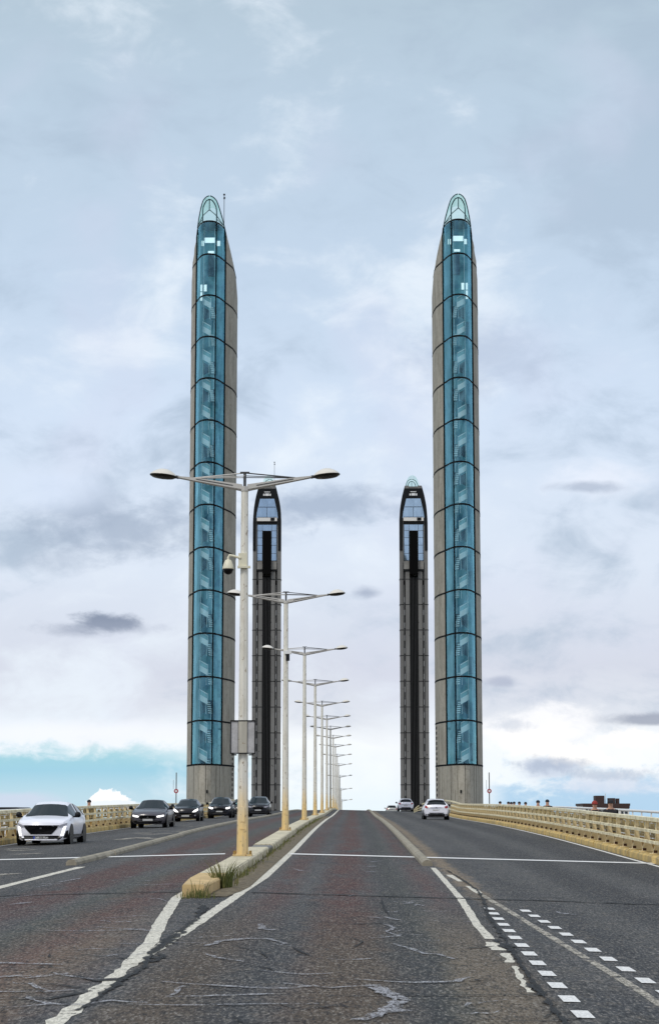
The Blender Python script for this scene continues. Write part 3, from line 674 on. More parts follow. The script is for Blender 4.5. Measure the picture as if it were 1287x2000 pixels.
# ------------------------------------------------------------------ pylons
NOSE=[(0,0),(.30,.06),(.62,.30),(.95,.95),(1.22,1.85),(1.50,3.0)]
SIDE=[(1.50,3.0),(1.85,4.3),(2.12,5.4),(2.30,6.8),(2.40,8.3),(2.40,9.5)]
def Wz(z,T):
    d=T-z
    return float(np.interp(d,[0,.12,.37,.7,1.05,2.0,2.7,3.6,4.6,6.2,8.6,9.2],[.02,.40,.68,.85,.97,1.27,1.43,1.68,1.93,2.22,2.41,2.41]))
ZR0,DR=4.85+1.7,4.33
def pylon(x,yf,T,near,label,mirror,grp):
    """x axis position, yf: y of the nose (near) or of the flat inner face (far, turned round)"""
    T=T+1.7; base=-14.5
    root=thing('bridge_pylon',label,'pylon',(x,yf,0),0 if near else 0,grp)
    # local frame: nose at y=0 growing to y=9.5 ; far ones reversed so the flat face looks at the road's near side
    def Y(d): return d if near else 9.5-d
    mx=-1 if mirror else 1
    levels=[base]+[ZR0-3]+[ZR0+DR*i for i in range(int((T-9.2-ZR0)//DR)+1)]
    levels+=list(np.arange(T-9.2,T-2.75,.4))+[T-2.7]
    levels=sorted(set(round(float(l),3) for l in levels))
    back=[(2.40,9.5),(1.72,9.5),(1.72,9.0),(1.42,9.0),(1.42,9.5),(.74,9.5),(.74,8.6)]
    half=[(1.50,3.0)]+SIDE[1:-1]+back
    full=[(a,b) for a,b in half]+[(-a,b) for a,b in half[::-1]]
    bm=BM(); rings=[]
    for z in levels:
        Wd=Wz(z,T)
        rings.append([bm.verts.new((max(-Wd,min(Wd,a)),Y(b),z)) for a,b in full])
    n=len(full)
    for a,b in zip(rings,rings[1:]):
        for k in range(n): 
            f=bm.faces.new((a[k],a[(k+1)%n],b[(k+1)%n],b[k]))
            if k==n-1: f.material_index=1
    bm.faces.new(rings[0]); bm.faces.new(rings[-1])
    shell=obj('concrete_shell',bm,[M['conc'] if near else M['concg'],M['back']],root)
    # lower solid nose under the glass
    NS=[(a,b) for a,b in NOSE[::-1]]+[(-a,b) for a,b in NOSE[1:]]
    bm=BM(); lo=[bm.verts.new((a*.998,Y(b),base)) for a,b in NS]; hi=[bm.verts.new((a*.998,Y(b),ZR0)) for a,b in NS]
    for k in range(len(NS)): bm.faces.new((lo[k],lo[(k+1)%len(NS)],hi[(k+1)%len(NS)],hi[k]))
    bm.faces.new(lo); bm.faces.new(hi); obj('nose_base',bm,M['conc'],root)
    # glazing
    bm=BM(); zs=[ZR0+DR*i for i in range(60) if ZR0+DR*i<T-2.7]+[T-2.7]
    def noserow(bm,z,k=1.0):
        Wd=Wz(z,T); return [bm.verts.new((max(-Wd,min(Wd,a*k)),Y(b),z)) for a,b in NS]
    rows=[noserow(bm,z) for z in zs]
    for a,b in zip(rows,rows[1:]):
        for k in range(len(NS)-1): bm.faces.new((a[k],a[k+1],b[k+1],b[k]))
    obj('glass_front',bm,M['glass'],root,smooth=False)
    # crown: rounded glass hood, lit through from behind
    bm=BM(); czs=[T-2.7,T-2.2,T-1.7,T-1.2,T-.8,T-.45,T-.2,T-.06,T]
    rows=[]
    for z in czs:
        Wd=Wz(z,T); k=max(0.05,min(1,(T-z)/1.0))**.5
        pts=NS[:]; ext=[(max(-Wd,min(Wd,a)),b) for a,b in pts]
        ext=[( -ext[0][0] if False else ext[0][0],4.2)]+ext+[(ext[-1][0],4.2)]
        rows.append([bm.verts.new((a,Y(b),z)) for a,b in ext])
    for a,b in zip(rows,rows[1:]):
        for k in range(len(a)-1): bm.faces.new((a[k],a[k+1],b[k+1],b[k]))
    cr=obj('glass_crown',bm,M['crown'],root)
    bm=BM()
    yb=Y(-.05)
    sgn=1 if near else -1
    def yn(xx): return float(np.interp(abs(xx),[a for a,b in NOSE],[b for a,b in NOSE]))
    def fp(xx,z,o=.04): return (xx,Y(yn(xx)-o),z)
    arc=[fp(-Wz(z,T)*.99,z) for z in list(np.linspace(T-2.7,T-.4,10))+[T-.2,T-.08,T-.01]]
    tube(bm,arc,.055,6); tube(bm,[(-a,b,c) for a,b,c in arc],.055,6)
    ia=[fp(-.72,T-2.75),fp(-.72,T-1.55),fp(-.66,T-1.1),fp(-.5,T-.75),fp(-.3,T-.5),fp(0,T-.38)]
    tube(bm,ia,.06,6); tube(bm,[(-a,b,c) for a,b,c in ia],.06,6)
    tube(bm,[fp(0,T-.4),fp(0,T-1.55)],.05,6)
    for s in (-1,1):
        tube(bm,[fp(0,T-1.5),fp(.72*s,T-2.0),fp(1.3*s,T-2.5)],.05,6); tube(bm,[fp(1.3*s,T-2.5),fp(.72*s,T-2.35)],.04,6)
    obj('frame',bm,M['frame'],cr)
    # ring frames / joints
    ringP=[(a,b) for a,b in half[:-6]]; ringP=[(a+.02,b) for a,b in ringP]
    outl=[(a,b-.03) for a,b in NOSE]+[(a+.03,b) for a,b in SIDE[1:]]
    bandi=[(a,b+.01) for a,b in NOSE]+[(a-.01,b) for a,b in SIDE[1:]]; bando=[(a,b-.025) for a,b in NOSE[:3]]+[(a+.012,b-.01) for a,b in NOSE[3:]]+[(a+.018,b) for a,b in SIDE[1:]]
    if near:
        bm=BM(); Wc=Wz(T-2.8,T)-.03; pl=[(max(-Wc,min(Wc,a*.96)),b+.06) for a,b in NS]
        lo=[bm.verts.new((a,Y(min(b,2.95)),T-2.86)) for a,b in pl]; hi=[bm.verts.new((a,Y(min(b,2.95)),T-2.76)) for a,b in pl]
        for k in range(len(pl)): bm.faces.new((lo[k],lo[(k+1)%len(pl)],hi[(k+1)%len(pl)],hi[k]))
        bm.faces.new(lo); bm.faces.new(hi); obj('ceiling',bm,M['stairdark'],root)
        for z in zs:
            bm=BM(); Wd=Wz(z,T)
            for s in (-1,1):
                hh=.085; rr=[]
                for (a,b),(a2,b2) in zip(bandi,bando): rr.append([bm.verts.new((s*min(Wd+.005,a),Y(b),z-hh)),bm.verts.new((s*min(Wd+.02,a2),Y(b2),z-hh)),bm.verts.new((s*min(Wd+.02,a2),Y(b2),z+hh)),bm.verts.new((s*min(Wd+.005,a),Y(b),z+hh))])
                for p_,q_ in zip(rr,rr[1:]):
                    for k in range(4): bm.faces.new((p_[k],p_[(k+1)%4],q_[(k+1)%4],q_[k]))
            obj('joint_ring',bm,M['conc_dark'],root)
        bm=BM(); z1=T-2.7
        for s in (-1,1): tube(bm,[(s*1.52,Y(2.97),ZR0),(s*1.52,Y(2.97),z1-.9),(s*1.43,Y(2.97),z1)],.065,5)
        obj('mullion',bm,M['conc_dark'],root)
        # inner mullion from the sixth joint down, on the river side
        bm=BM(); xm=.72*mx
        tube(bm,[(xm,Y(yn(.72)-.03),ZR0),(xm,Y(yn(.72)-.03),zs[-1])],.06,6); obj('mullion',bm,M['conc_dark'],root)
        bm=BM(); tube(bm,[(-.62*mx,Y(1.4),ZR0),(-.62*mx,Y(1.4),zs[-1])],.03,5); tube(bm,[(.45*mx,Y(1.9),ZR0),(.45*mx,Y(1.9),zs[-1])],.03,5); obj('inner_post',bm,M['tread'],root)
        # staircase
        pitch=DR*2/3; z=ZR0+.3; i=0; pm=hm=tm=dm=None
        top=zs[-1]-9.6
        while z<top+1.4:
            fl=bpy.data.objects.new('stair_flight',None)
            bm=BM()
            # treads stepping up towards the mullion side
            for k in range(6):
                t=k/6; box(bm,(mx*(.34+.10*math.cos(t*3.0)),Y(1.25),-.95+t*1.25),(.36,.5,.10),Matrix.Rotation(mx*.12,3,'Y'))
            box(bm,(mx*.02,Y(1.3),-.3),(.05,.06,1.5))
            if tm is None: fo=obj('stair_flight',bm,M['tread'],root); tm=fo.data
            else: bm.free(); fo=bpy.data.objects.new('stair_flight',tm); COL.objects.link(fo); fo.parent=root
            fo.location=(0,0,z)
            if pm is None:
                bm=BM()
                prism(bm,[(-.58*mx,.30),(-.58*mx,.88),(.22*mx,.42),(.22*mx,-.16)],Y(.48),Y(.48)+.05); po=obj('stair_parapet',bm,M['stair'],fo); pm=po.data
                bm=BM(); prism(bm,[(-.58*mx,1.30),(-.58*mx,1.39),(.22*mx,.93),(.22*mx,.84)],Y(.48),Y(.48)+.05)
                box(bm,(-.60*mx,Y(.48),.85),(.06,.06,1.1)); box(bm,(.22*mx,Y(.48),.45),(.03,.04,1.0)); ho=obj('handrail',bm,M['stair'],fo); hm=ho.data
                bm=BM(); prism(bm,[(-.56*mx,.88),(-.56*mx,1.30),(.22*mx,.84),(.22*mx,.42)],Y(.52),Y(.52)+.02); do=obj('stair_mesh',bm,M['mesh'],fo); gm=do.data
                bm=BM(); prism(bm,[(-.56*mx,-1.1),(-.56*mx,.25),(.05*mx,-.1),(.05*mx,-.75)],Y(1.6),Y(1.6)+.05); box(bm,(.36*mx,Y(1.65),-.35),(.44,.05,1.35)); do=obj('well_shade_board',bm,M['stairdark'],fo); dm=do.data  # dark boards put the shade of the open stairwell into colour
            else:
                for nm,me in (('stair_parapet',pm),('handrail',hm),('stair_mesh',gm),('well_shade_board',dm))[:4 if i%3 else 3]:
                    o=bpy.data.objects.new(nm,me); COL.objects.link(o); o.parent=fo
            z+=pitch; i+=1
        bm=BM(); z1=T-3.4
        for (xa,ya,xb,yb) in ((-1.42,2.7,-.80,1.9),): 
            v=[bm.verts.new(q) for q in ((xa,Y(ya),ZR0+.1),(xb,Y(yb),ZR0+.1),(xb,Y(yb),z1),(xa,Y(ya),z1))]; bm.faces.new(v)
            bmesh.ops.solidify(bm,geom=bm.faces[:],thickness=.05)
        obj('sky_reflection_panel',bm,M['pale'],root)  # added pale panel imitates sky reflected in the left-facing glass
        # doors on the inner wall
        dmh=None; z=ZR0+.4
        while z<top:
            if dmh is None:
                bm=BM(); box(bm,(-1.02*mx,Y(2.94),.9),(.40,.06,1.75)); o=obj('door',bm,M['stairdark'],root); dmh=o.data
            else: o=bpy.data.objects.new('door',dmh); COL.objects.link(o); o.parent=root
            o.location=(0,0,z); z+=DR*2
        # added glowing panels stand in for sky seen through openings near the top
        for (xa,xb,za,zb,nm) in ((-.52,.52,T-4.75,T-4.2,'bright_slot'),(-.95,-.68,T-4.75,T-4.2,'bright_slot'),(.68,1.0,T-4.75,T-4.2,'bright_slot'),(-.2,.42,T-5.75,T-5.5,'low_sky_glow')):
            bm=BM(); xa,xb=(xa*mx,xb*mx); box(bm,((xa+xb)/2,Y(1.3 if nm=='low_sky_glow' else .9+abs(xa+xb)*.7),(za+zb)/2),(abs(xb-xa),.04,zb-za)); obj('sky_glow_panel' ,bm,M['skyglow'],root)
        bm=BM(); box(bm,(.12*mx,Y(1.6),T-7.0),(.6,.5,2.2)); obj('lift_car',bm,M['stairdark'],root)
        for (xa,xb,za,zb) in ((-.98,-.76,T-9.7,T-9.0),(-.98,-.76,T-10.7,T-9.8),(-.6,-.32,T-9.7,T-9.0)):  # more added glow, standing in for sky through gaps
            bm=BM(); box(bm,((xa+xb)/2*mx,Y(1.6),(za+zb)/2),(abs(xb-xa),.05,zb-za)); obj('sky_glow_pane',bm,M['skyglow'],root)
        # dashed cable ladder on the inner side of the base
        bm=BM(); sx=mx*2.42
        for k in range(14): box(bm,(sx,Y(6.0)-.0,3.6+k*.52),(.10,.10,.30))
        box(bm,(sx,Y(6.0),2.3),(.16,.16,1.4),mi=1)
        obj('cable_ladder',bm,[M['steel'],M['white']],root)
        # small fixtures on the base
        bm=BM(); box(bm,(.3*mx,Y(.02),3.9),(.16,.12,.3)); obj('wall_fixture',bm,M['steel'],root)
        bm=BM(); 
        for xx in (-1.2,.15,1.35): box(bm,(xx,Y(yn(xx)-.005),(2+ZR0)/2-2),(.03,.05,ZR0+2.2)) if abs(xx)<1.5 else None
        obj('board_joint',bm,M['conc_dark'],root)
    else:
        yy=-.02; zb0=base
        # flat inner face
        def face(nm,poly,m,y0=-.03,y1=.04): 
            bm=BM(); prism(bm,poly,y0,y1); return obj(nm,bm,m,root)
        zt=T-3.4
        ztop=47.5+1.7
        out=[(-Wz(z,T),z) for z in np.linspace(44.4+1.7,T-3.2,10)]
        # dark surround with the big opening left free: two jambs and a lintel
        inn=[(-1.92,44.4+1.7),(-1.86,49.8+1.7),(-1.74,51.0+1.7),(-1.2,53.4+1.7),(-1.0,T-3.2)]
        for s in (-1,1):
            poly=[(s*a,z) for a,z in out]+[(s*a,z) for a,z in inn[::-1]]
            face('dark_frame',poly,M['steel'],-.14,.05)
        face('dark_frame',[(-1.18,53.4+1.7),(1.18,53.4+1.7),(1.0,T-3.2),(-1.0,T-3.2)],M['steel'],-.12,.05)
        for (a,b,c,d) in ((-.66,-.42,53.9,54.25),(-.33,.33,53.9,54.3),(.42,.66,53.9,54.25),(-.5,.5,54.5,54.62)):
            face('sky_slot_panel',[(a,c+1.7-.05),(b,c+1.7-.05),(b,d+1.7-.05),(a,d+1.7-.05)],M['white'],-.16,-.13)  # white panels put in for the bright sky behind the slots
        g=face('observation_window',[(-1.86,50.0+1.7),(1.86,50.0+1.7),(1.74,51.05+1.7),(1.2,53.35+1.7),(-1.2,53.35+1.7),(-1.74,51.05+1.7)],M['bglass'],-.06,-.02)
        bm=BM(); box(bm,(0,-.09,50.95+1.7),(.07,.05,1.9)); box(bm,(0,-.09,51.9+1.7),(2.9,.05,.08)); obj('frame',bm,M['steel'],g)
        bm=BM(); box(bm,(0,-.25,49.75+1.7),(3.4,.35,.62)); b_=obj('balcony',bm,M['ppanel'] if False else M['cream2'],root)
        bm=BM(); box(bm,(.95,-.46,49.75+1.7),(.7,.06,.5)); box(bm,(0,-.46,50.12+1.7),(3.4,.05,.05)); obj('grille',bm,M['steel'],b_)
        face('dark_sill',[(-1.75,48.9+1.7),(1.75,48.9+1.7),(1.75,49.4+1.7),(-1.75,49.4+1.7)],M['steel'],-.2,.0)
        g=face('glass_wall',[(-1.66,42.7+1.7),(1.66,42.7+1.7),(1.66,48.85+1.7),(-1.66,48.85+1.7)],M['bglass'],-.06,-.02)
        bm=BM()
        for z in (43.9,45.3,46.6,47.8): box(bm,(0,-.08,z+1.7),(3.3,.03,.06))
        for xx in (-1.6,-.78,.78,1.6): box(bm,(xx,-.085,45.7+1.7),(.06,.03,6.2))
        obj('frame',bm,M['cable'],g)
        for s in (-1,1): face('concrete_block',[(s*.76,41.2+1.7),(s*1.68,41.2+1.7),(s*1.68,42.55+1.7),(s*.76,42.55+1.7)],mat('pale_concrete',(.27,.26,.24),.85,var=.25,vscale=1),-.10,.03)
        for s in (-1,1): face('ledge',[(s*.76,40.85+1.7),(s*1.72,40.85+1.7),(s*1.72,41.15+1.7),(s*.76,41.15+1.7)],M['steel'],-.14,.03)
        bm=BM(); box(bm,(0,-.35,44.0+1.7),(1.44,.7,7.4)); box(bm,(0,.35,(base+41)/2+.8),(1.44,.6,41-base)); obj('guide_column',bm,M['black'],root)
        bm=BM()
        for xx in (-.6,-.36,-.12,.12,.36,.6): tube(bm,[(xx,.0,base),(xx,.0,41.5)],.045,6)
        obj('guide_cables',bm,M['cable'],root)
        for s in (-1,1):
            bm=BM(); box(bm,(s*1.57,.30,(base+40)/2+1.0),(.30,.38,40-base)); obj('side_groove',bm,M['black'],root)
            bm=BM(); tube(bm,[(s*1.62,.02,base),(s*1.62,.02,40.2)],.035,5)
            z=3.0
            while z<39: box(bm,(s*1.62,.0,z),(.16,.12,.9)); z+=DR*.5
            obj('guide_cables',bm,mat('pale_cable',(.22,.22,.22),.5),root)
            bm=BM(); tube(bm,[(s*1.78,-.02,base),(s*1.78,-.02,44)],.03,5); obj('edge_seam',bm,M['conc_dark'],root)
        zz=[ZR0+DR*k for k in range(-1,9)]
        for z in zz:
            bm=BM()
            for s in (-1,1):
                box(bm,(s*1.08,-.01,z),(.68,.05,.10)); box(bm,(s*2.06,-.01,z),(.66,.05,.10))
                tube(bm,[(s*2.42,0,z),(s*2.42,1.2,z),(s*2.32,2.7,z)],.05,5)
            obj('joint_ring',bm,M['conc_dark'],root)
    return root
GP='concrete and glass lift towers of the bridge'
TN,TF=63.0,58.3
pylon(-14.75,200,TN,True,'near left tower with teal glass front and antenna on top',False,GP)
pylon(10.80,200,TN+.1,True,'near right tower with teal glass front, right of the white cars',True,GP)
pylon(-14.75,340,TF,False,'far left tower with dark flat face, beside the nearest lamp post',False,GP)
pylon(10.2,340,TF,False,'far right tower with dark flat face and small glass crown',False,GP)
def antenna(x,y,z0,z1,label,hd):
    root=thing('antenna',label,'antenna',(x,y,z0))
    bm=BM(); tube(bm,[(0,0,0),(0,0,z1-z0)],.03,6); obj('mast',bm,M['steel'],root)
    bm=BM(); tube(bm,[(0,0,z1-z0-.55),(.03,0,z1-z0-.35)],.09,6); tube(bm,[(0,0,z1-z0-.15),(0,0,z1-z0)],.10,6); obj('sensor',bm,M['steel'],root)
antenna(-13.45,203.2,60.6,TN+1.7+1.2,'thin black antenna mast with small sensors on the near left tower',1)
antenna(-13.65,343,56.2,TF+1.7+2.0,'thin antenna mast on the far left tower',1)
# ------------------------------------------------------------------ street lamps
def lamp_proto():
    H=8.57
    root=thing('street_lamp','nearest twin-arm street lamp, carrying a camera and a sign on its post','street lamp',(0,0,0),0,'twin-arm street lamps along the median')
    bm=BM(); 
    def oct(bm,z0,z1,r0,r1): tube(bm,[(0,0,z0),(0,0,z1)],[r0,r1],8)
    oct(bm,1.25,H,.122,.082); obj('pole',bm,M['galv2'],root)
    bm=BM(); oct(bm,0.0,1.25,.136,.124); box(bm,(0,-.134,.62),(.12,.012,.014)); pb=obj('pole_foot',bm,M['galv2'],root)
    bm=BM(); box(bm,(0,0,.02),(.44,.44,.035)); 
    bp=obj('base_plate',bm,M['galvlow'],root)
    bm=BM(); box(bm,(0,-.127,.95),(.11,.012,.34)); dr=obj('access_door',bm,M['galv2'],root)
    bm=BM()
    for s in (-1,1):
        for t in (-1,1): tube(bm,[(s*.18,t*.18,.03),(s*.18,t*.18,.12)],.025,6)
    obj('bolts',bm,M['ochre'],bp)
    bm=BM(); tube(bm,[(0,0,H-.05),(0,0,H+.38)],.035,6); box(bm,(0,0,H+.39),(.22,.08,.03)); obj('head_mast',bm,M['armdark'],root)
    bm=BM(); tube(bm,[(0,0,H-.06),(0,0,H+.05)],.10,8); obj('collar',bm,M['arm'],root)
    for s in (-1,1):
        bm=BM()
        # a box beam that thins outwards, with a slot in it
        for (y) in (-.05,.05):
            a=[(s*.06,H-.02),(s*.06,H+.10),(s*1.25,H+.27),(s*1.58,H+.30),(s*1.58,H+.27),(s*1.25,H+.20)]
            prism(bm,a,y-.012,y+.012)
        tube(bm,[(s*.05,0,H-.02),(s*1.25,0,H+.215),(s*1.62,0,H+.285)],[.045,.032,.028],6)
        ar=obj('arm',bm,M['arm'],root)
        bm=BM(); prism(bm,[(s*.28,H+.065),(s*.28,H+.085),(s*1.15,H+.235),(s*1.15,H+.215)],-.07,-.063); obj('slot',bm,M['armdark'],ar)
        bm=BM(); tube(bm,[(0,0,H+.38),(s*1.22,0,H+.26)],.016,5); tube(bm,[(0,-.12,H+.29),(s*1.22,-.03,H+.26)],.011,5); tube(bm,[(0,.12,H+.29),(s*1.22,.03,H+.26)],.011,5); obj('stay',bm,M['armdark' if s>0 else 'arm'],root)
        bm=BM(); R=Matrix.Rotation(-s*.10,3,'Y')
        c=(s*1.93,0,H+.335)
        lathe(bm,[(.02,.15),(.10,.14),(.19,.10),(.27,.045),(.31,.0),(.315,-.015)],c,20,1.02,.95,R)
        hd=obj('lamp_head',bm,M['dome'],root,smooth=True)
        bm=BM(); lathe(bm,[(.318,-.010),(.315,-.03),(.25,-.065),(.12,-.085),(.02,-.09)],c,20,1.02,.95,R); obj('lens',bm,M['lens'],hd,smooth=True)
        bm=BM(); tube(bm,[(s*1.56,0,H+.275),(s*1.68,0,H+.30)],.04,6); obj('arm_joint',bm,M['armdark'],hd)
    return root
L0=lamp_proto()
ords=['second','third','fourth','fifth','sixth','seventh','eighth','ninth','tenth','eleventh','twelfth','thirteenth','fourteenth']
L0.location=(AXIS,LY[0],zr(AXIS,LY[0])+.2)
for i in range(1,14):
    y=LY[i]; extra=', small camera on its post' if i==1 else (', foot beyond the crest' if i>8 else '')
    dup(L0,(AXIS,y,zr(AXIS,y)+.2),math.radians(random.uniform(-2,2)),ords[i-1]+' street lamp from the camera along the median'+extra,skip=('bolts',) if i>5 else ())
LZ=L0.location.z
# surveillance camera on the first lamp
c=thing('surveillance_camera','cream dome camera with black globe hung on the nearest lamp post','camera',(AXIS,LY[0],LZ+6.85)); 
bm=BM(); box(bm,(-.03,-.10,0),(.20,.06,.34)); box(bm,(.0,-.12,-.16),(.30,.10,.05)); obj('bracket',bm,M['cream'],c)
bm=BM(); tube(bm,[(-.08,-.13,.05),(-.24,-.13,.10),(-.34,-.13,.12),(-.37,-.13,.06),(-.37,-.13,.0)],.03,8); obj('arm',bm,M['cream'],c)
bm=BM(); lathe(bm,[(.03,.02),(.07,-.0),(.11,-.09),(.135,-.19),(.135,-.21)],(-.37,-.13,.0),16); obj('housing',bm,M['cream'],c,smooth=True)
bm=BM(); lathe(bm,[(.13,-.205),(.115,-.25),(.08,-.31),(.03,-.335),(.005,-.34)],(-.37,-.13,.0),16); obj('globe',bm,M['blackp'],c,smooth=True)
c=thing('surveillance_camera','small black and white camera fixed high on the second lamp post','camera',(AXIS,LY[1],zr(AXIS,LY[1])+.2+6.55))
bm=BM(); box(bm,(.09,-.12,.1),(.26,.16,.12)); obj('housing',bm,M['white'],c)
bm=BM(); tube(bm,[(.08,-.14,.03),(.08,-.14,-.22)],.07,8); obj('bracket',bm,M['blackp'],c)
# sign (seen from behind) on the first lamp
c=thing('road_sign','grey back of a rectangular road sign on the nearest lamp post','sign',(AXIS,LY[0],LZ+2.72))
bm=BM(); 
def rrect(w,h,r,n=4):
    P=[]
    for cx,cz,a0 in ((w-r,h-r,0),(-w+r,h-r,90),(-w+r,-h+r,180),(w-r,-h+r,270)):
        for i in range(n+1): a=math.radians(a0+90*i/n); P.append((cx+r*math.cos(a),cz+r*math.sin(a)))
    return P
prism(bm,rrect(.29,.38,.05),-.17,-.15); obj('panel',bm,M['signb'],c)
bm=BM(); 
for (cx,cz,sx,sz) in ((0,.375,.58,.025),(0,-.375,.58,.025),(-.283,0,.02,.72),(.283,0,.02,.72)): box(bm,(cx,-.18,cz),(sx,.03,sz))
obj('rim',bm,M['steel'],c)
bm=BM(); box(bm,(0,-.175,0),(.21,.03,.72)); obj('clamp_plate',bm,M['galv'],c)
bm=BM(); box(bm,(-.105,-.192,0),(.008,.008,.72)); box(bm,(.105,-.192,0),(.008,.008,.72)); box(bm,(-.2,-.18,-.41),(.12,.04,.03)); box(bm,(.2,-.18,-.41),(.12,.04,.03)); obj('bracket',bm,M['steel'],c)
# ------------------------------------------------------------------ round signs on posts by the pylons
def round_sign(x,y,label):
    z=zr(x if abs(x)<9 else REX(y),y)+.1; z0=-.2
    root=thing('traffic_sign',label,'sign',(x,y,z)); 
    t=5.4-z+1.7-1.7
    bm=BM(); tube(bm,[(0,0,0),(0,0,5.35-z)],.045,6); tube(bm,[(-.25,0,2.3),(-.25,0,4.7-z)],.015,5); obj('post',bm,M['pole'],root)
    zz=3.72-z
    R=Matrix.Rotation(math.pi/2,3,'X')
    bm=BM(); lathe(bm,[(.001,.0),(.20,.0),(.20,.03),(.001,.03)],(0,-.05,zz),20,rot=R); d=obj('disc',bm,M['sred'],root)
    bm=BM(); lathe(bm,[(.001,.031),(.10,.031),(.10,.04),(.001,.04)],(0,-.05,zz),20,rot=R); obj('disc_centre',bm,M['swhite'],d)
round_sign(-15.75,180,'round red-rimmed sign on a thin post left of the near left tower')
round_sign(11.95,180,'round red-rimmed sign on a thin post right of the near right tower')
for x,y,h,lb in ((7.6,330,3.6,'thin grey post beside the far right tower, left of it'),(-12.0,330,4.2,'thin grey post beside the far left tower, right of it')):
    bm=BM(); tube(bm,[(0,0,0),(0,0,h)],.06,6); box(bm,(0,0,.04),(.3,.3,.08)); o=obj('slim_post',bm,M['pole']); o.location=(x,y,prof(y)-.1); tag(o,lb,'post')
# ------------------------------------------------------------------ cars
def cat(a,b,c,d,t):
    return .5*((2*b)+(-a+c)*t+(2*a-5*b+4*c-d)*t*t+(-a+3*b-3*c+d)*t**3)
def car(kind,bodym,label,loc,facing,lit=False,plate=None,roofm=None,gname='cars on the bridge',steer=0):
    """local: front at y=0 looking to -y, length along +y, x right. facing +1: front towards camera; -1: rear towards camera"""
    L,Wd,H={'hatch':(4.35,1.86,1.49),'small':(3.98,1.74,1.46),'sedan':(4.65,1.83,1.42),'suv':(4.4,1.86,1.62)}[kind]
    hw_=Wd/2
    # station: s(m), zbot, zbelt, ztop, belt half width, top half width factor
    up=.10 if kind=='suv' else 0
    if kind=='sedan': ST=[(0,.30,.50,.60,.66,.60),(.06,.22,.62,.70,.80,.70),(.25,.20,.74,.80,.92,.78),(.8,.20,.84,.90,.97,.80),(1.35,.20,.91,.97,.98,.78),(2.15,.20,.95,H-.03,.98,.60),(2.6,.2,.96,H,.98,.61),(3.2,.20,.97,H-.05,.97,.60),(4.05,.22,.98,1.04,.95,.66),(4.5,.26,.93,1.0,.88,.66),(L,.34,.80,.88,.76,.62)]; W0,W1,R0,R1=4,5,7,8
    else:
        b=up
        zn=.17 if kind=='hatch' else .24; ST=[(0,zn+b*.5,.50+b,.66+b,.76,.66),(.05,zn-.01+b*.5,.62+b,.77+b,.88,.76),(.20,.17+b*.5,.75+b,.86+b,.96,.82),(.65,.20+b*.5,.86+b,.93+b,.97,.82),(1.12,.20+b*.5,.93+b,.99+b,.98,.78),(1.85,.20+b*.5,.97+b,H-.10,.98,.63),(2.35,.2+b*.5,.98+b,H,.98,.64),(L-1.0,.20+b*.5,1.0+b,H-.04,.97,.62),(L-.40,.22+b*.5,1.02+b,H-.10,.95,.60),(L-.10,.26+b*.5,1.0+b,1.06+b,.90,.72),(L,.36+b*.5,.80+b,.88+b,.82,.70)]; W0,W1,R0,R1=4,5,8,9
    def ring(st):
        s,zb,zbe,zt,wb,wt=st; w=hw_; cab=zt-zbe>.2
        wb*=w; wt*=w
        return [(0,zb),(wb*.82,zb),(wb*.95,zb+.07),(wb*1.01,zb+(zbe-zb)*.42),(wb*1.02,zb+(zbe-zb)*.78),(wb*.975,zbe),(wb*.965+(wt-wb*.965)*.0+( -.01),zbe+.02) if cab else (wb*.93,zbe+(zt-zbe)*.5),(wt*1.02,zt-.06) if cab else (wt*1.04,zt-.015),(wt*.88,zt-.015),(wt*.45,zt+.012),(0,zt+.02)]
    sub=5; rows=[];idx=[]
    for i in range(len(ST)-1):
        a=ST[max(0,i-1)];b=ST[i];c=ST[i+1];d=ST[min(len(ST)-1,i+2)]
        for k in range(sub):
            t=k/sub
            s=b[0]+(c[0]-b[0])*t
            q=[s]
            for j in range(1,6):
                if i in (W0,R0): q.append(b[j]+(c[j]-b[j])*t)     # straight glass
                else:
                    aa=a[j] if i-1 not in (W0,R0) else b[j]-(c[j]-b[j])*.5; dd=d[j] if i+1 not in (W0,R0) else c[j]+(c[j]-b[j])*.5
                    q.append(cat(aa,b[j],c[j],dd,t))
            rows.append(q); idx.append(i)
    rows.append(list(ST[-1]))
    def bow(x,s):   # nose and tail curved in plan
        f=(abs(x)/hw_)**2.4
        if s<.9: return s+.30*f*(1-s/.9)
        if s>L-.7: return s-.22*f*(1-(L-s)/.7)
        return s
    root=thing('car',label,'car',(loc[0],loc[1],loc[2]),0 if facing>0 else math.pi,gname)
    root.rotation_euler=(0,0,(0 if facing>0 else math.pi)+steer)
    yo=0 if facing>0 else -L    # rear view: tail at the location
    bm=BM(); V=[]
    for q in rows:
        R=ring(q); line=[(x,z) for x,z in R]+[(-x,z) for x,z in R[-2:0:-1]]
        V.append([bm.verts.new((x,bow(x,q[0])+yo,z)) for x,z in line])
    n=len(V[0]); gl={}
    for i in range(len(V)-1):
        st=idx[i]; 
        for k in range(n):
            f=bm.faces.new((V[i][k],V[i][(k+1)%n],V[i+1][(k+1)%n],V[i+1][k]))
            k2=k if k<10 else 19-k
            if st==W0 and k2 in (7,8,9): f.material_index=1; gl.setdefault(('windscreen',0,0),[]).append(f)
            elif st==R0 and k2 in (7,8,9): f.material_index=1; gl.setdefault(('rear_window',0,0),[]).append(f)
            elif k2==6 and W0<=st<R0:
                if st>W0 and i%sub==0 and st==W1+1: continue
                if st==W0 and (i%sub)<2: continue
                f.material_index=1; gl.setdefault(('side_window',k<10,st>W1),[]).append(f)
    bm.faces.new(V[0]); bm.faces.new(V[-1])
    bmesh.ops.recalc_face_normals(bm,faces=bm.faces)
    bvh=BVHTree.FromBMesh(bm)
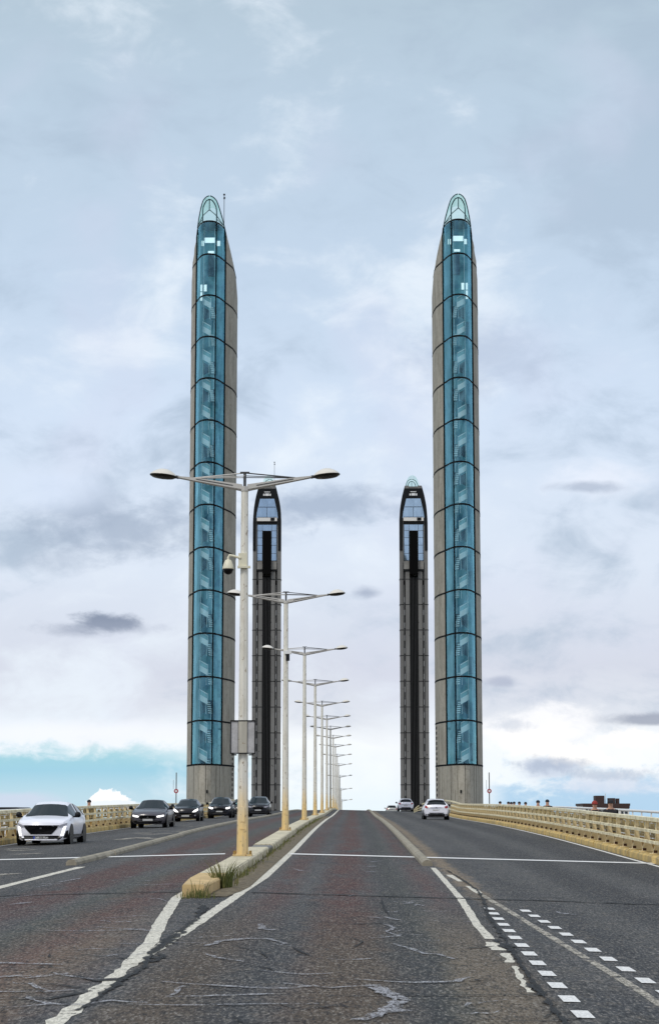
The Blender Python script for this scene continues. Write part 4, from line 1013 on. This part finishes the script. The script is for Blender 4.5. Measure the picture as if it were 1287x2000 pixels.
    # lift the glass out as parts of its own
    for (nm,_a,_b),fs in gl.items():
        b2=BM(); mp={}
        for f in fs:
            vs=[]
            for v in f.verts:
                if v not in mp: mp[v]=b2.verts.new(v.co+v.normal*.004)
                vs.append(mp[v])
            b2.faces.new(vs)
        bmesh.ops.recalc_face_normals(b2,faces=b2.faces); obj(nm,b2,M['cglass'],root,smooth=True,recalc=False)
    for f in bm.faces: f.material_index=0
    body=obj('body',bm,bodym,root,smooth=True)
    body.modifiers.new('w','EDGE_SPLIT').split_angle=math.radians(38)
    def decal(nm,poly,m,par=root,end='front',off=.016,sub=3,sym=False):
        polys=[poly]+([[(-x,z) for x,z in poly]] if sym else [])
        o=None
        for pl in polys:
            b2=BM(); ys=-3+yo if end=='front' else L+3+yo; dr=1 if end=='front' else -1
            vs=[b2.verts.new((x,ys,z)) for x,z in pl]; f=b2.faces.new(vs)
            bmesh.ops.triangulate(b2,faces=[f])
            for _ in range(sub): bmesh.ops.subdivide_edges(b2,edges=b2.edges[:],cuts=1,use_grid_fill=True); bmesh.ops.triangulate(b2,faces=[g for g in b2.faces if len(g.verts)>3])
            for v in b2.verts:
                h=bvh.ray_cast(Vector((v.co.x,ys,v.co.z)),Vector((0,dr,0)))
                if h[0] is not None: v.co=h[0]-Vector((0,dr*off,0))
                else: v.co.y=(0.35 if end=='front' else L-.35)+yo
            for g in b2.faces:
                pass
            bmesh.ops.solidify(b2,geom=b2.faces[:],thickness=-.006*dr)
            o=obj(nm,b2,m,par)
        return o
    # wheels
    wr=.33 if kind!='suv' else .36
    for yw in (.86,L-.80):
        for s in (-1,1):
            b2=BM(); R=Matrix.Rotation(math.pi/2,3,'Y'); lathe(b2,[(.001,0.01),(wr+.05,0.01),(wr+.05,.06),(.001,.06)],(s*(hw_*.945) - (.0 if s>0 else .06),yw+yo,wr+.02),22,rot=R); obj('wheel_arch',b2,M['blackp'],root)
            b2=BM(); x0=s*(hw_-.12); lathe(b2,[(.20,-.12),(wr-.02,-.115),(wr,-.08),(wr,.08),(wr-.02,.12),(.20,.12)],(x0,yw+yo,wr),24,rot=R); wh=obj('wheel',b2,M['tyre'],root,smooth=False)
            b2=BM(); lathe(b2,[(.001,s*.10),(.06,s*.12),(.19,s*.105),(.215,s*.123),(.215,s*.09),(.001,s*.08)],(x0,yw+yo,wr),20,rot=R)
            obj('rim',b2,M['rim'],wh)
    # underside shadow block, mirrors
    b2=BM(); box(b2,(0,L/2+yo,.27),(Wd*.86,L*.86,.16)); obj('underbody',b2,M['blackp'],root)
    zbel=ST[4][2]
    for s in (-1,1):
        b2=BM(); lathe(b2,[(.01,.11),(.08,.09),(.11,.02),(.105,-.05),(.06,-.08),(.01,-.085)],(s*(hw_+.11),1.42+yo,zbel+.10),12,1.0,.75); mi=obj('wing_mirror',b2,M['blackp'] if kind!='small' else bodym,root,smooth=True)
        b2=BM(); box(b2,(s*(hw_+.0),1.42+yo,zbel+.04),(.14,.06,.05)); obj('mirror_arm',b2,M['blackp'],mi)
    # side details
    for s in (-1,1):
        b2=BM(); box(b2,(s*hw_*1.0,L/2+yo,.33),(.02,L*.44,.07)); obj('sill_trim',b2,M['blackp'],root)
    if kind!='sedan':
        pass
    b=up
    if facing>0:
        if kind=='hatch':
            decal('grille',[(-.64,.68),(.64,.68),(.52,.54),(.36,.37),(-.36,.37),(-.52,.54)],M['blackp'])
            decal('badge',[(-.03,.55),(.03,.55),(.035,.59),(0,.61),(-.035,.59)],M['rim'],off=.03,sub=1)
            decal('headlight',[(.56,.64),(.68,.70),(.86,.76),(.86,.69),(.68,.60)],M['clearl'],sym=True)
            decal('running_light',[(.77,.62),(.84,.65),(.76,.33),(.68,.33)],M['lit'],sym=True,off=.014)
            decal('lower_intake',[(-.60,.325),(.60,.325),(.72,.25),(.60,.17),(-.60,.17),(-.72,.25)],M['blackp'])
            decal('side_intake',[(.84,.48),(.90,.52),(.90,.25),(.76,.24)],M['blackp'],sym=True)
            decal('splitter',[(-.72,.20),(.72,.20),(.72,.17),(-.72,.17)],bodym,off=.03)
            decal('fog_trim',[(.60,.30),(.74,.29),(.72,.24),(.58,.25)],M['chrome'],sym=True,off=.02)
        elif kind=='sedan':
            decal('grille',[(-.36,.63),(.36,.63),(.44,.52),(.34,.44),(-.34,.44),(-.44,.52)],M['blackp'])
            decal('badge',[(-.04,.52),(.04,.52),(.045,.55),(0,.575),(-.045,.55)],M['rim'],off=.02,sub=1)
            decal('headlight',[(.46,.60),(.78,.66),(.80,.60),(.62,.55),(.46,.54)],M['lit'],sym=True)
            decal('lower_intake',[(-.74,.36),(-.30,.40),(.30,.40),(.74,.36),(.66,.25),(-.66,.25)],M['blackp'])
        elif kind=='small':
            decal('grille',[(-.42,.56),(.42,.56),(.36,.42),(.20,.36),(-.20,.36),(-.36,.42)],M['blackp'])
            decal('grille_trim',[(-.40,.46),(.40,.46),(.38,.44),(-.38,.44)],M['chrome'],off=.02)
            decal('headlight',[(.44,.60),(.60,.74),(.78,.84),(.80,.74),(.66,.62)],M['lit'],sym=True)
            decal('lower_intake',[(-.5,.33),(.5,.33),(.45,.25),(-.45,.25)],M['blackp'])
            decal('fog_lamp',[(.58,.42),(.68,.44),(.68,.36),(.60,.35)],M['clearl'],sym=True)
        else:
            decal('grille',[(-.40,.80),(.40,.80),(.44,.66),(.30,.58),(-.30,.58),(-.44,.66)],M['blackp'])
            decal('grille_trim',[(-.40,.78),(-.10,.70),(.10,.70),(.40,.78),(.40,.76),(.10,.68),(-.10,.68),(-.40,.76)],M['chrome'],off=.02)
            decal('headlight',[(.48,.80),(.82,.88),(.82,.78),(.62,.70),(.50,.72)],M['lit' if lit else 'clearl'],sym=True)
            decal('lower_intake',[(-.6,.48),(.6,.48),(.5,.33),(-.5,.33)],M['blackp'])
        zp={'hatch':.245,'sedan':.41,'small':.36,'suv':.52}[kind]
        hb=bvh.ray_cast(Vector((0,-3+yo,zp)),Vector((0,1,0)))[0]; yp=hb.y if hb else yo
        b2=BM(); box(b2,(0,yp-.025,zp),(.50,.02,.10)); pl=obj('number_plate',b2,M['plate'],root)
        if plate:
            cu=bpy.data.curves.new('plate_text','FONT'); cu.body=plate; cu.size=.115; cu.align_x='CENTER'; cu.align_y='CENTER'; cu.offset=.002
            to=bpy.data.objects.new('plate_text_tmp',cu); COL.objects.link(to); dg=bpy.context.evaluated_depsgraph_get()
            me=bpy.data.meshes.new_from_object(to.evaluated_get(dg)); bpy.data.objects.remove(to)
            t=bpy.data.objects.new('plate_letters',me); COL.objects.link(t); me.materials.clear(); me.materials.append(M['blackp']); t.parent=pl; t.location=(0,yp-.0365,zp); t.rotation_euler=(math.pi/2,0,0)
            b3=BM(); box(b3,(-.235,yp-.0365,zp),(.05,.003,.115)); obj('plate_band',b3,mat('plate_blue',(.02,.06,.35),.4),pl)
    else:
        decal('tail_light',[(.56,.92),(.80,1.02),(.84,.86),(.66,.80)],M['redl'],end='rear',sym=True)
        decal('rear_bumper_insert',[(-.55,.50),(.55,.50),(.50,.44),(-.50,.44)],M['blackp'],end='rear')
        decal('rear_diffuser',[(-.80,.42),(.80,.42),(.76,.27),(-.76,.27)],M['blackp'],end='rear')
        hb=bvh.ray_cast(Vector((0,L+3+yo,.70)),Vector((0,-1,0)))[0]; yp=hb.y
        b2=BM(); box(b2,(0,yp+.015,.68),(.50,.02,.10)); obj('number_plate',b2,M['plate'],root)
        decal('badge',[(-.05,.84),(.05,.84),(.05,.90),(-.05,.90)],M['chrome'],end='rear',sub=1,off=.02)
        b2=BM(); box(b2,(0,L-.36+yo,H-.055),(1.0,.18,.04)); obj('spoiler',b2,bodym,root)
    return root
def cz(x,y): return (x,y,zr(x,y)+.006)
car('hatch',M['cw'],'white hatchback with black grille and light strips, nearest oncoming car at left',cz(-10.78,70.0),1,plate='FC-308-FT',steer=-.035)
car('sedan',M['cg'],'charcoal grey sedan with lit headlights, just behind the white hatchback',cz(-10.35,102),1,steer=-.02)
car('small',M['ck'],'small black hatchback with round-edged lit headlights, third in the oncoming row',cz(-10.95,132),1,steer=-.02)
car('suv',M['cb'],'dark blue crossover with lit headlights, fourth in the oncoming row',cz(-10.4,157),1,lit=True,steer=-.01)
car('small',M['cn'],'dark car mostly hidden behind the fourth oncoming car',cz(-9.6,172),1)
car('suv',M['cn'],'dark grey estate car with unlit headlights, alone in the lane right of the lamp post',cz(-7.75,164),1)
car('hatch',M['cw'],'larger white hatchback seen from behind on the right carriageway',cz(5.9,146),-1)
car('hatch',M['cw'],'smaller white hatchback driving away over the road crest',cz(6.0,236),-1)
car('small',mat('car_silver',(.45,.45,.42),.3,coat=.5),'car almost sunk behind the road crest, left of the farther white hatchback',cz(5.6,303),-1)
# ------------------------------------------------------------------ people
def person(x,y,h,label,capm=None,face=1,arm=.1,grp=None,zb=None):
    z=(zr(REX(y),y)-.35) if zb is None else zb
    root=thing('person',label,'person',(x,y,z),0 if face>0 else math.pi,grp); k=h/1.75
    V=[(0,0,.95),(0,0,1.15),(0,0,1.38),(0,-.01,1.50),(0,-.02,1.60),(0,-.02,1.70),
       (-.20,0,1.40),(-.26,.0,1.12),(-.25,-.10-arm,.90),(-.245,-.16-arm,.80),(.20,0,1.40),(.26,0,1.12),(.25,-.10-arm,.90),(.245,-.16-arm,.80),
       (-.10,0,.86),(-.11,-.05,.48),(-.11,.08,.08),(-.11,-.10,.03),(.10,0,.86),(.11,.07,.48),(.11,.0,.08),(.11,-.18,.03)]
    E=[(0,1),(1,2),(2,3),(3,4),(4,5),(2,6),(6,7),(7,8),(8,9),(2,10),(10,11),(11,12),(12,13),(0,14),(14,15),(15,16),(16,17),(0,18),(18,19),(19,20),(20,21)]
    Rr=[.15,.14,.15,.055,.095,.085,.07,.05,.04,.035,.07,.05,.04,.035,.09,.062,.045,.04,.09,.062,.045,.04]
    me=bpy.data.meshes.new('body'); me.from_pydata([(a*k,b*k,c*k) for a,b,c in V],E,[]); o=bpy.data.objects.new('body',me); COL.objects.link(o)
    o.modifiers.new('s','SKIN'); 
    for i,v in enumerate(me.skin_vertices[0].data): v.radius=(Rr[i]*k*(1.15 if i<3 else 1),Rr[i]*k*(.8 if i<3 else 1)); v.use_root=(i==0)
    sb=o.modifiers.new('u','SUBSURF'); sb.levels=1; sb.render_levels=1
    dg=bpy.context.evaluated_depsgraph_get(); m2=bpy.data.meshes.new_from_object(o.evaluated_get(dg)); bpy.data.objects.remove(o)
    b=bpy.data.objects.new('body',m2); COL.objects.link(b); b.parent=root; m2.materials.clear()
    for mm in (M['cloth'],M['skin'],M['blackp']): m2.materials.append(mm)
    for p in m2.polygons:
        c=p.center/k; p.use_smooth=True
        p.material_index=1 if (c.z>1.47 or (abs(c.x)>.2 and c.z<.84 and c.z>.7)) else (2 if c.z<.07 else 0)
    # hair or cap, face features
    bm=BM(); lathe(bm,[(.10,1.655),(.112,1.68),(.10,1.74),(.06,1.785),(.005,1.80)],(0,.0,0),14)
    for v in bm.verts: v.co*=k
    if capm is not None:
        vs=[bm.verts.new(Vector(q)*k) for q in ((-.09,-.07,1.69),(.09,-.07,1.69),(.07,-.20,1.675),(-.07,-.20,1.675))]; bm.faces.new(vs)
    obj('cap' if capm is not None else 'hair',bm,capm or M['cloth'],root,smooth=True)
    return root
person(9.55,76,1.90,'person in dark coat and dark cap, right of the red-capped one',M['cloth'],arm=.0)
person(9.2,78,1.84,'person in a red cap and dark jacket before the brown building',M['redcap'],arm=.0)
gp='people far along the right walkway'
for (px,y,h,w_) in ((973,134,1.68,'walker farthest left of the row of heads over the right parapet'),(989,136,1.66,'walker second from the left in the row of heads over the right parapet'),(994.5,135,1.64,'walker third from the left in the row of heads over the right parapet'),(1000,136,1.66,'walker fourth from the left in the row of heads over the right parapet'),(1010,132,1.66,'walker fifth from the left in the row of heads over the right parapet'),(1022,130,1.64,'walker sixth from the left in the row of heads over the right parapet'),(1046,112,1.76,'walker second from the right in the row of heads over the right parapet'),(1064,110,1.80,'walker farthest right of the row of heads over the right parapet')):
    person((px-691.5)*y/3930,y,h,w_,None,1,.05,gp)
person(-13.55,104,1.80,'person in dark clothes behind the left parapet, between the white and grey cars',None,zb=zr(REX(104),104)-.35)
# ------------------------------------------------------------------ far buildings
def building(x,y,wd,zt,label,kind):
    zg=-13.4; root=thing('apartment_building' if kind else 'hall',label,'building',(x,y,zg)); H=zt+1.7-zg+(1.0 if kind else 0)
    D=18
    if kind:
        bm=BM(); box(bm,(0,0,(H-2)/2),(wd,D,H-2)); obj('wall',bm,M['cream2'],root)
        for j,zc in enumerate(np.arange(H-3.2,4,-3.2)):
            bm=BM(); box(bm,(0,-D/2-.12,zc+1.0),(wd+.3,.3,1.1)); obj('cladding_band',bm,M['brown'],root)
            for xx in np.arange(-wd/2+1.6,wd/2-1,3.4):
                bm=BM(); box(bm,(xx,-D/2-.03,zc-.45),(1.9,.1,1.3)); obj('window',bm,M['bwin'],root)
            if zc<H-11: break
        bm=BM(); box(bm,(0,0,H-1.7),(wd+.6,D+.6,.7)); rf=obj('roof',bm,M['brown'],root)
        for (a,b,c,h) in ((-1.0,2.2,3.2,2.3),(2.6,1.6,2,1.6),(4.4,.8,1.2,1.5)):
            bm=BM(); box(bm,(a,0,H-1.35+h/2),(b*1.2,c*1.6,h)); obj('roof_housing',bm,M['brown'],rf)
        bm=BM(); tube(bm,[(.9,0,H-1.4),(.9,0,H+1.6)],.08,6); obj('mast',bm,M['cream2'],rf)
    else:
        bm=BM(); box(bm,(0,0,(H-1)/2),(wd*.9,D,H-1)); obj('wall',bm,M['cream2'],root)
        bm=BM(); prism(bm,[(-wd/2,H-1),(wd/2+2,H-1),(wd/2-.8,H),(-wd/2,H)],-D/2-1,D/2+1); obj('roof',bm,M['roofd'],root)
        for xx in np.arange(-wd/2+2,wd/2-1,4): 
            bm=BM(); box(bm,(xx,-D/2-.04,H-4),(2.4,.1,2)); obj('window',bm,M['bwin'],root)
building((1170-691.5)*600/3930,600,13.2,(1590-1569)/3930*600+.2,'distant block with brown and cream bands behind the two near walkers at right',1)
building((10-691.5)*500/3930,500,12.0,(1590-1577)/3930*500,'low distant hall with dark flat roof above the parapet at far left',0)
